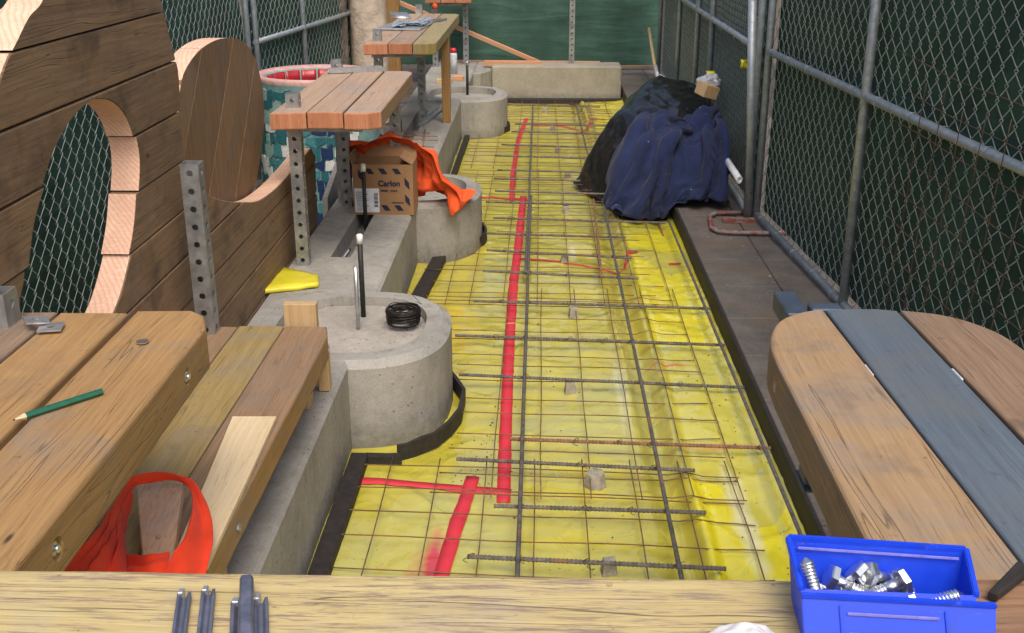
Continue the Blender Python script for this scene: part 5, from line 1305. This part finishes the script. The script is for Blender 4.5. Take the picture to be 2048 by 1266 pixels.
# steel form stakes: pairs of channels lying on the board
def stake(px0, py0, w_, px1, label, kind='gut', zz=0., h_=.007, py1=1330):
    a, c = P(px0, py0, FZ), P(px1, py1, FZ); d = (c - a); d.z = 0; L = d.length; d.normalize(); s = Vector((-d.y, d.x, 0)) * -1
    W = w_ * (a.y * ct + (H - FZ) * st) / F
    t = thing('steel_stake', label, 'steel stake', ((a + c) / 2).xy[:] + (FZ + zz,), group='steel pieces on the front board')
    prof = {'gut': [(-.5, 0), (.5, 0), (.5, 1), (.30, 1), (.12, .35), (-.12, .35), (-.30, 1), (-.5, 1)], 'bar': [(-.5, 0), (.5, 0), (.5, .75), (.34, 1), (-.34, 1), (-.5, .75)]}[kind]
    b = MB()
    lo = [b.b.verts.new(a + s * u * W + Vector((0, 0, zz + v * h_)) + d * (.004 * (1 - v))) for u, v in prof]; hi = [b.b.verts.new(c + s * u * W + Vector((0, 0, zz + v * h_))) for u, v in prof]; n = len(prof)
    for k in range(n): b.b.faces.new((lo[k], lo[(k + 1) % n], hi[(k + 1) % n], hi[k]))
    b.b.faces.new(lo[::-1]); b.b.faces.new(hi); bmesh.ops.recalc_face_normals(b.b, faces=b.b.faces[:])
    bmesh.ops.bevel(b.b, geom=b.b.edges[:], offset=.0004, segments=1, affect='EDGES')
    b.build('bar', M['steel_bl'], t)
    e = MB(); q = a - d * .0; e.box((q.x - W * .42, q.y - .004, FZ + zz + .0005), (q.x - W * .02, q.y + .004, FZ + zz + h_ * 1.25), bev=.0008); e.build('tip', M['galv'], t) if kind == 'gut' else e.b.free()
    return t
stake(370, 1196, 27, 352, 'leftmost grooved steel piece on the front board')
stake(418, 1190, 27, 404, 'second grooved steel piece from the left')
stake(481, 1214, 36, 478, 'wide grooved steel piece under the tall bar')
stake(522, 1207, 29, 524, 'rightmost grooved steel piece beside the tall bar', zz=.0)
stake(496, 1186, 27, 495, 'tall thick steel bar standing above the others on the board', 'bar', zz=.0072, h_=.014)
# white rag bottom right
b = MB(); c = P(1487, 1268, FZ); rows = []
for i in range(17):
    rr = .036 * i / 16; rows.append([(c.x + rr * 1.15 * math.cos(a) * (1 + .18 * mnoise.noise(Vector((math.cos(a) * 2, math.sin(a) * 2, 0)))), c.y - .020 + rr * .95 * math.sin(a), FZ + .001 + .014 * max(0, 1 - (i / 16) ** 2.2) + .005 * mnoise.noise(Vector((rr * 80 * math.cos(a), rr * 80 * math.sin(a), 0)))) for a in np.linspace(0, 2 * math.pi, 41)])
b.sheet(rows); bmesh.ops.remove_doubles(b.b, verts=b.b.verts[:], dist=.0002); b.build('white_rag', plain('crumpled_white_cloth', (.72, .71, .70), .9, 0, .1, 60, .004), label='crumpled white rag at the bottom edge beside the blue bin', cat='rag')

# blue parts bin: inner back wall rises behind, front lip low
bn2 = thing('parts_bin', 'bright blue plastic parts bin holding big zinc screws', 'bin', tuple(P(1780, 1180, FZ)))
ZR = FZ + .062; ZF = FZ + .030
def W3(px, py, z): return P(px, py, z)
TLb, TRb = W3(1576, 1076, ZR), W3(1932, 1100, ZR)       # rim back corners
TLf, TRf = W3(1602, 1178, ZR - .010), W3(1953, 1192, ZR - .010)          # rim front corners
cen = (TLb + TRb + TLf + TRf) / 4
def inset(p, f, z): v = cen.lerp(p, f); return Vector((v.x, v.y, z))
def shell(top, bot, th_, nm, rim=0):
    """an open tray wall: outer and inner skins between two corner loops"""
    b = MB()
    c_ = sum(top, Vector()) / 4
    ti = [p + (Vector((c_.x, c_.y, p.z)) - p).normalized() * th_ for p in top]; c2 = sum(bot, Vector()) / 4; bi = [p + (Vector((c2.x, c2.y, p.z)) - p).normalized() * th_ + Vector((0, 0, th_)) for p in bot]
    loops = [bot, top, ti, bi]; vs = [[b.b.verts.new(p) for p in l] for l in loops]
    for A_, B_ in ((0, 1), (1, 2), (2, 3)):
        for k in range(4): b.b.faces.new((vs[A_][k], vs[A_][(k + 1) % 4], vs[B_][(k + 1) % 4], vs[B_][k]))
    b.b.faces.new(vs[0]); b.b.faces.new(vs[3]); bmesh.ops.recalc_face_normals(b.b, faces=b.b.faces[:])
    bmesh.ops.bevel(b.b, geom=b.b.edges[:], offset=.0009, segments=2, affect='EDGES')
    return b.build(nm, M['bluebin'], bn2)
BLb = Vector((TLb.x + .006, TLb.y - .012, FZ + .001)); BRb = Vector((TRb.x - .006, TRb.y - .012, FZ + .001))
BLf = Vector((TLf.x + .003, TLf.y - .034, FZ + .001)); BRf = Vector((TRf.x - .006, TRf.y - .034, FZ + .001))
shell([TLb, TRb, TRf, TLf], [BLb, BRb, BRf, BLf], .0032, 'tray')
# rim lips
def bar3(p, q, w_, h_, nm, mat, off=Vector()):
    d = (q - p).normalized(); s = Vector((-d.y, d.x, 0)).normalized(); u = d.cross(s) * -1; u = Vector((0, 0, 1))
    b = MB(); lo = [b.b.verts.new(p + off + s * a + u * c) for a, c in ((-w_, -h_), (w_, -h_), (w_, h_), (-w_, h_))]; hi = [b.b.verts.new(q + off + s * a + u * c) for a, c in ((-w_, -h_), (w_, -h_), (w_, h_), (-w_, h_))]
    for k in range(4): b.b.faces.new((lo[k], lo[(k + 1) % 4], hi[(k + 1) % 4], hi[k]))
    b.b.faces.new(lo[::-1]); b.b.faces.new(hi); bmesh.ops.recalc_face_normals(b.b, faces=b.b.faces[:]); bmesh.ops.bevel(b.b, geom=b.b.edges[:], offset=min(w_, h_) * .4, segments=2, affect='EDGES')
    return b.build(nm, M[mat], bn2)
bar3(TLb, TRb, .0028, .003, 'rim', 'bluebin', Vector((0, .001, 0))); 
FL, FR_ = W3(1601, 1186, ZR - .011), W3(1990, 1207, ZR - .011)
b = MB(); lo = [FL, FR_, Vector((FR_.x - .004, FR_.y - .030, FZ + .002)), Vector((FL.x + .002, FL.y - .030, FZ + .002))]
f0 = [b.b.verts.new(v) for v in lo]; f1 = [b.b.verts.new(v + Vector((0, -.003, 0))) for v in lo]; b.b.faces.new(f0); b.b.faces.new(f1[::-1])
for k in range(4): b.b.faces.new((f0[k], f1[k], f1[(k + 1) % 4], f0[(k + 1) % 4]))
bmesh.ops.recalc_face_normals(b.b, faces=b.b.faces[:]); bmesh.ops.bevel(b.b, geom=b.b.edges[:], offset=.0008, segments=2, affect='EDGES'); b.build('front_panel', M['bluebin'], bn2)
bar3(FL, FR_, .0030, .0018, 'rim', 'bluebin', Vector((0, -.003, 0)))
bar3(TLb, TLf, .0026, .003, 'rim', 'bluebin'); bar3(TRb, TRf, .0026, .003, 'rim', 'bluebin')
dq = (TRb - TLb); bar3(TLb + dq * .05 + Vector((0, -.0075, -.0055)), TRb - dq * .05 + Vector((0, -.0075, -.0055)), .0008, .0012, 'ridge', 'bluescuff')
TLf, TRf, BLf = FL + Vector((0, -.003, 0)), FR_ + Vector((0, -.003, 0)), Vector((FL.x + .002, FL.y - .033, FZ + .002))
fq = (TRf - TLf); dn_ = (BLf - TLf)
for f_, nm in ((.28, 'ridge'), (.66, 'ridge')):
    off = dn_ * (f_ * .8 + .0) + Vector((0, -.0022, 0)); bar3(TLf + fq * .23 + off, TLf + fq * .70 + off, .0008, .0013, nm, 'bluescuff')
for u in (.20, .74):
    p = TLf + fq * u; bar3(p + dn_ * .12 + Vector((0, -.0015, 0)), p + dn_ * .98 + Vector((0, -.0015, 0)), .0016, .001, 'rib', 'bluebin')
# screws in the bin
zb = ZR - .022
sc_list = [((1634, 1195), (.25, -.35, -.8), .030, 'screw point sticking up at the left end of the bin', 'lag'), ((1668, 1158), (-.75, .1, .35), .045, 'leftmost hex screw head in the blue bin', 'lag'), ((1716, 1148), (-.55, .3, .55), .045, 'hex screw head behind the middle one', 'lag'),
           ((1742, 1150), (-.85, -.25, .35), .050, 'middle hex screw lying with its head to the left', 'lag'), ((1800, 1165), (.80, .25, .25), .045, 'hex screw whose head points right', 'lag'), ((1832, 1212), (-1, -.1, -.25), .035, 'screw lying at the right end of the bin showing its thread', 'lag')]
for (px, py), d, L, lab, th_k in sc_list:
    p = P(px, py, zb); bolt(p, d, L * 1.25, .0060, lab, 'lag_screw', hr=.0132, thread='lag', group='zinc screws in the blue bin', cat='screw')
for k in range(6):
    random.seed(60 + k); p = P(1640 + k * 34, 1188, zb - .016); bolt(p, (random.uniform(-1, 1), random.uniform(-.5, .5), .1), .04, .0048, 'zinc hex screw half buried at the bottom of the blue bin', 'lag_screw', hr=.0105, thread='lag', group='zinc screws at the bottom of the blue bin', cat='screw')

# ------------------------------------------------------------------ things on the far tables and wall
a, c = P(655, 142, .975), P(765, 136, .975)
def channel(p0, p1, w_, h_, label, name='steel_channel', up=True):
    p0, p1 = Vector(p0), Vector(p1); d = (p1 - p0).normalized(); s = Vector((-d.y, d.x, 0)).normalized(); u = Vector((0, 0, 1)); t = .003
    prof = [(-w_ / 2, 0), (w_ / 2, 0), (w_ / 2, h_), (w_ / 2 - t, h_), (w_ / 2 - t, t), (-w_ / 2 + t, t), (-w_ / 2 + t, h_), (-w_ / 2, h_)]
    b = MB(); lo = [b.b.verts.new(p0 + s * x + u * z) for x, z in prof]; hi = [b.b.verts.new(p1 + s * x + u * z) for x, z in prof]; n = 8
    for k in range(n): b.b.faces.new((lo[k], lo[(k + 1) % n], hi[(k + 1) % n], hi[k]))
    b.b.faces.new(lo); b.b.faces.new(hi[::-1]); bmesh.ops.recalc_face_normals(b.b, faces=b.b.faces[:])
    return b.build(name, M['galv'], label=label, cat='steel channel')
channel(P(657, 146, .963), P(765, 141, .963), .045, .022, 'galvanised channel lying across the back of the second table')
channel(P(800, 207, TOP + .001), P(885, 204, TOP + .001), .04, .018, 'galvanised channel lying crosswise on the wall behind the wooden leg')
channel(P(892, 208, TOP + .03), P(843, 252, TOP + .002), .035, .018, 'galvanised channel lying lengthwise on the wall by the wooden leg')
# tray with scraps
ta = P(820, 52, .957)
tb = thing('metal_tray', 'shiny metal tray full of crumpled foil on the third table', 'tray', ta)
b = MB(); b.prism([(ta.x - .20, ta.y - .28), (ta.x + .10, ta.y - .32), (ta.x + .14, ta.y + .20), (ta.x - .12, ta.y + .26)], .957, .968, bev=.002, seg=1); b.build('base', M['galv'], tb)
random.seed(9)
for k in range(9):
    c = ta + Vector((random.uniform(-.16, .10), random.uniform(-.22, .16), .012 + .006 * (k % 3))); s_ = random.uniform(.05, .09); b = MB()
    b.sheet([[(c.x + (i - 2) * s_ / 3, c.y + (j - 2) * s_ / 2, c.z + .014 * random.random()) for i in range(5)] for j in range(5)], sm=False); o = b.build('foil_scrap', plain('foil_' + str(k % 2), (.75, .80, .86) if k % 2 else (.55, .66, .74), .2, .7), tb); solidify(o, .001)
c = P(783, 36, .957); b = MB(); b.sheet([[c, c + Vector((.15, -.02, 0))], [c + Vector((-.03, .10, .035)), c + Vector((.10, .12, .03))]]); o = b.build('lid_flap', M['galv'], tb); solidify(o, .002)
channel(P(860, 44, .958), P(888, 40, .958), .05, .014, 'small steel offcut right of the foil tray')
c = P(870, 18, .957); b = MB(); b.tube([c, c + Vector((0, 0, .03)), c + Vector((0, 0, .045))], [.018, .02, .008], 12); b.build('orange_cap', M['orange'], label='small bright orange cap standing on the third table', cat='bottle')  # a loose orange cap, set upright on the boards
c = P(905, 152, TOP); cn = thing('spray_can', 'white spray can with red cap standing on the wall by the far planter', 'spray can', c)
b = MB(); b.lathe([(.0001, 0), (.033, 0), (.033, .17), (.026, .185), (.0001, .185)], c + Vector((0, .15, 0)), 24); b.build('body', M['can'], cn)
b = MB(); b.lathe([(.0001, .186), (.027, .186), (.025, .225), (.0001, .227)], c + Vector((0, .15, 0)), 24); b.build('cap', M['redcap'], cn)
for (px, py, wd, lab, mt) in ((888, 168, .13, 'pale wood block lying before the spray can', 'newwood'), (916, 162, .09, 'pinkish wood block lying right of the pale one', 'pinewood')):
    c = P(px, py, TOP); b = MB(); b.box((c.x - wd / 2, c.y, TOP + .001), (c.x + wd / 2, c.y + .09, TOP + .038), bev=.002); b.build('wood_block', M[mt], label=lab, cat='wood block')
# wires poking from the wall beyond the orange cloth
b = MB()
for k, (x0, y0, x1, y1) in enumerate(((775, 262, 860, 266), (790, 270, 875, 273), (800, 278, 876, 281), (830, 292, 868, 294))):
    b.tube([P(x0, y0, TOP + .02), P(x1, y1, TOP + .02)], .0035, 6)
b.tube([P(845, 300, TOP + .01), P(850, 258, TOP + .03)], .0035, 6)
b.build('starter_wires', M['rustbar'], label='thin rusty wires lying across the wall slot beyond the orange cloth', cat='wire')
# things on the right heap
c = PY(1415, 178, 6.9); b = MB(); b.box((c.x - .05, 6.86, c.z - .05), (c.x + .05, 6.97, c.z + .03), bev=.003, rot=Matrix.Rotation(R(18), 3, 'Y') @ Matrix.Rotation(R(25), 3, 'Z')); b.build('wood_block', M['newwood'], label='tan wood block on top of the heap by the fence', cat='wood block')
b = MB(); bmesh.ops.create_icosphere(b.b, subdivisions=4, radius=.075); c2 = PY(1418, 165, 7.1)
for v in b.b.verts: v.co = v.co * (1 + .35 * mnoise.noise(v.co * 26)) * 1; v.co.z *= .7
bmesh.ops.translate(b.b, vec=c2, verts=b.b.verts[:]); b.build('plastic_bag', plain('crumpled_clear_bag', (.50, .52, .56), .25, 0, .3, 30, .004), label='crumpled pale plastic bag behind the tan wood block', cat='plastic bag')
# paper roll
c = PY(1475, 355, 5.86); rp = MB(); pts = []
for k in range(60):
    a = k / 60 * 6 * math.pi; rr = .022 - .00022 * k; pts.append((c.x + rr * math.cos(a) * .8, 0, c.z + rr * math.sin(a)))
rp.sheet([[(x, 5.80, z) for x, _, z in pts], [(x - .03, 6.05, z + .05) for x, _, z in pts]]); o = rp.build('paper_roll', M['paper'], label='white rolled paper sheet poking out beside the blue blanket', cat='paper roll'); solidify(o, .001)
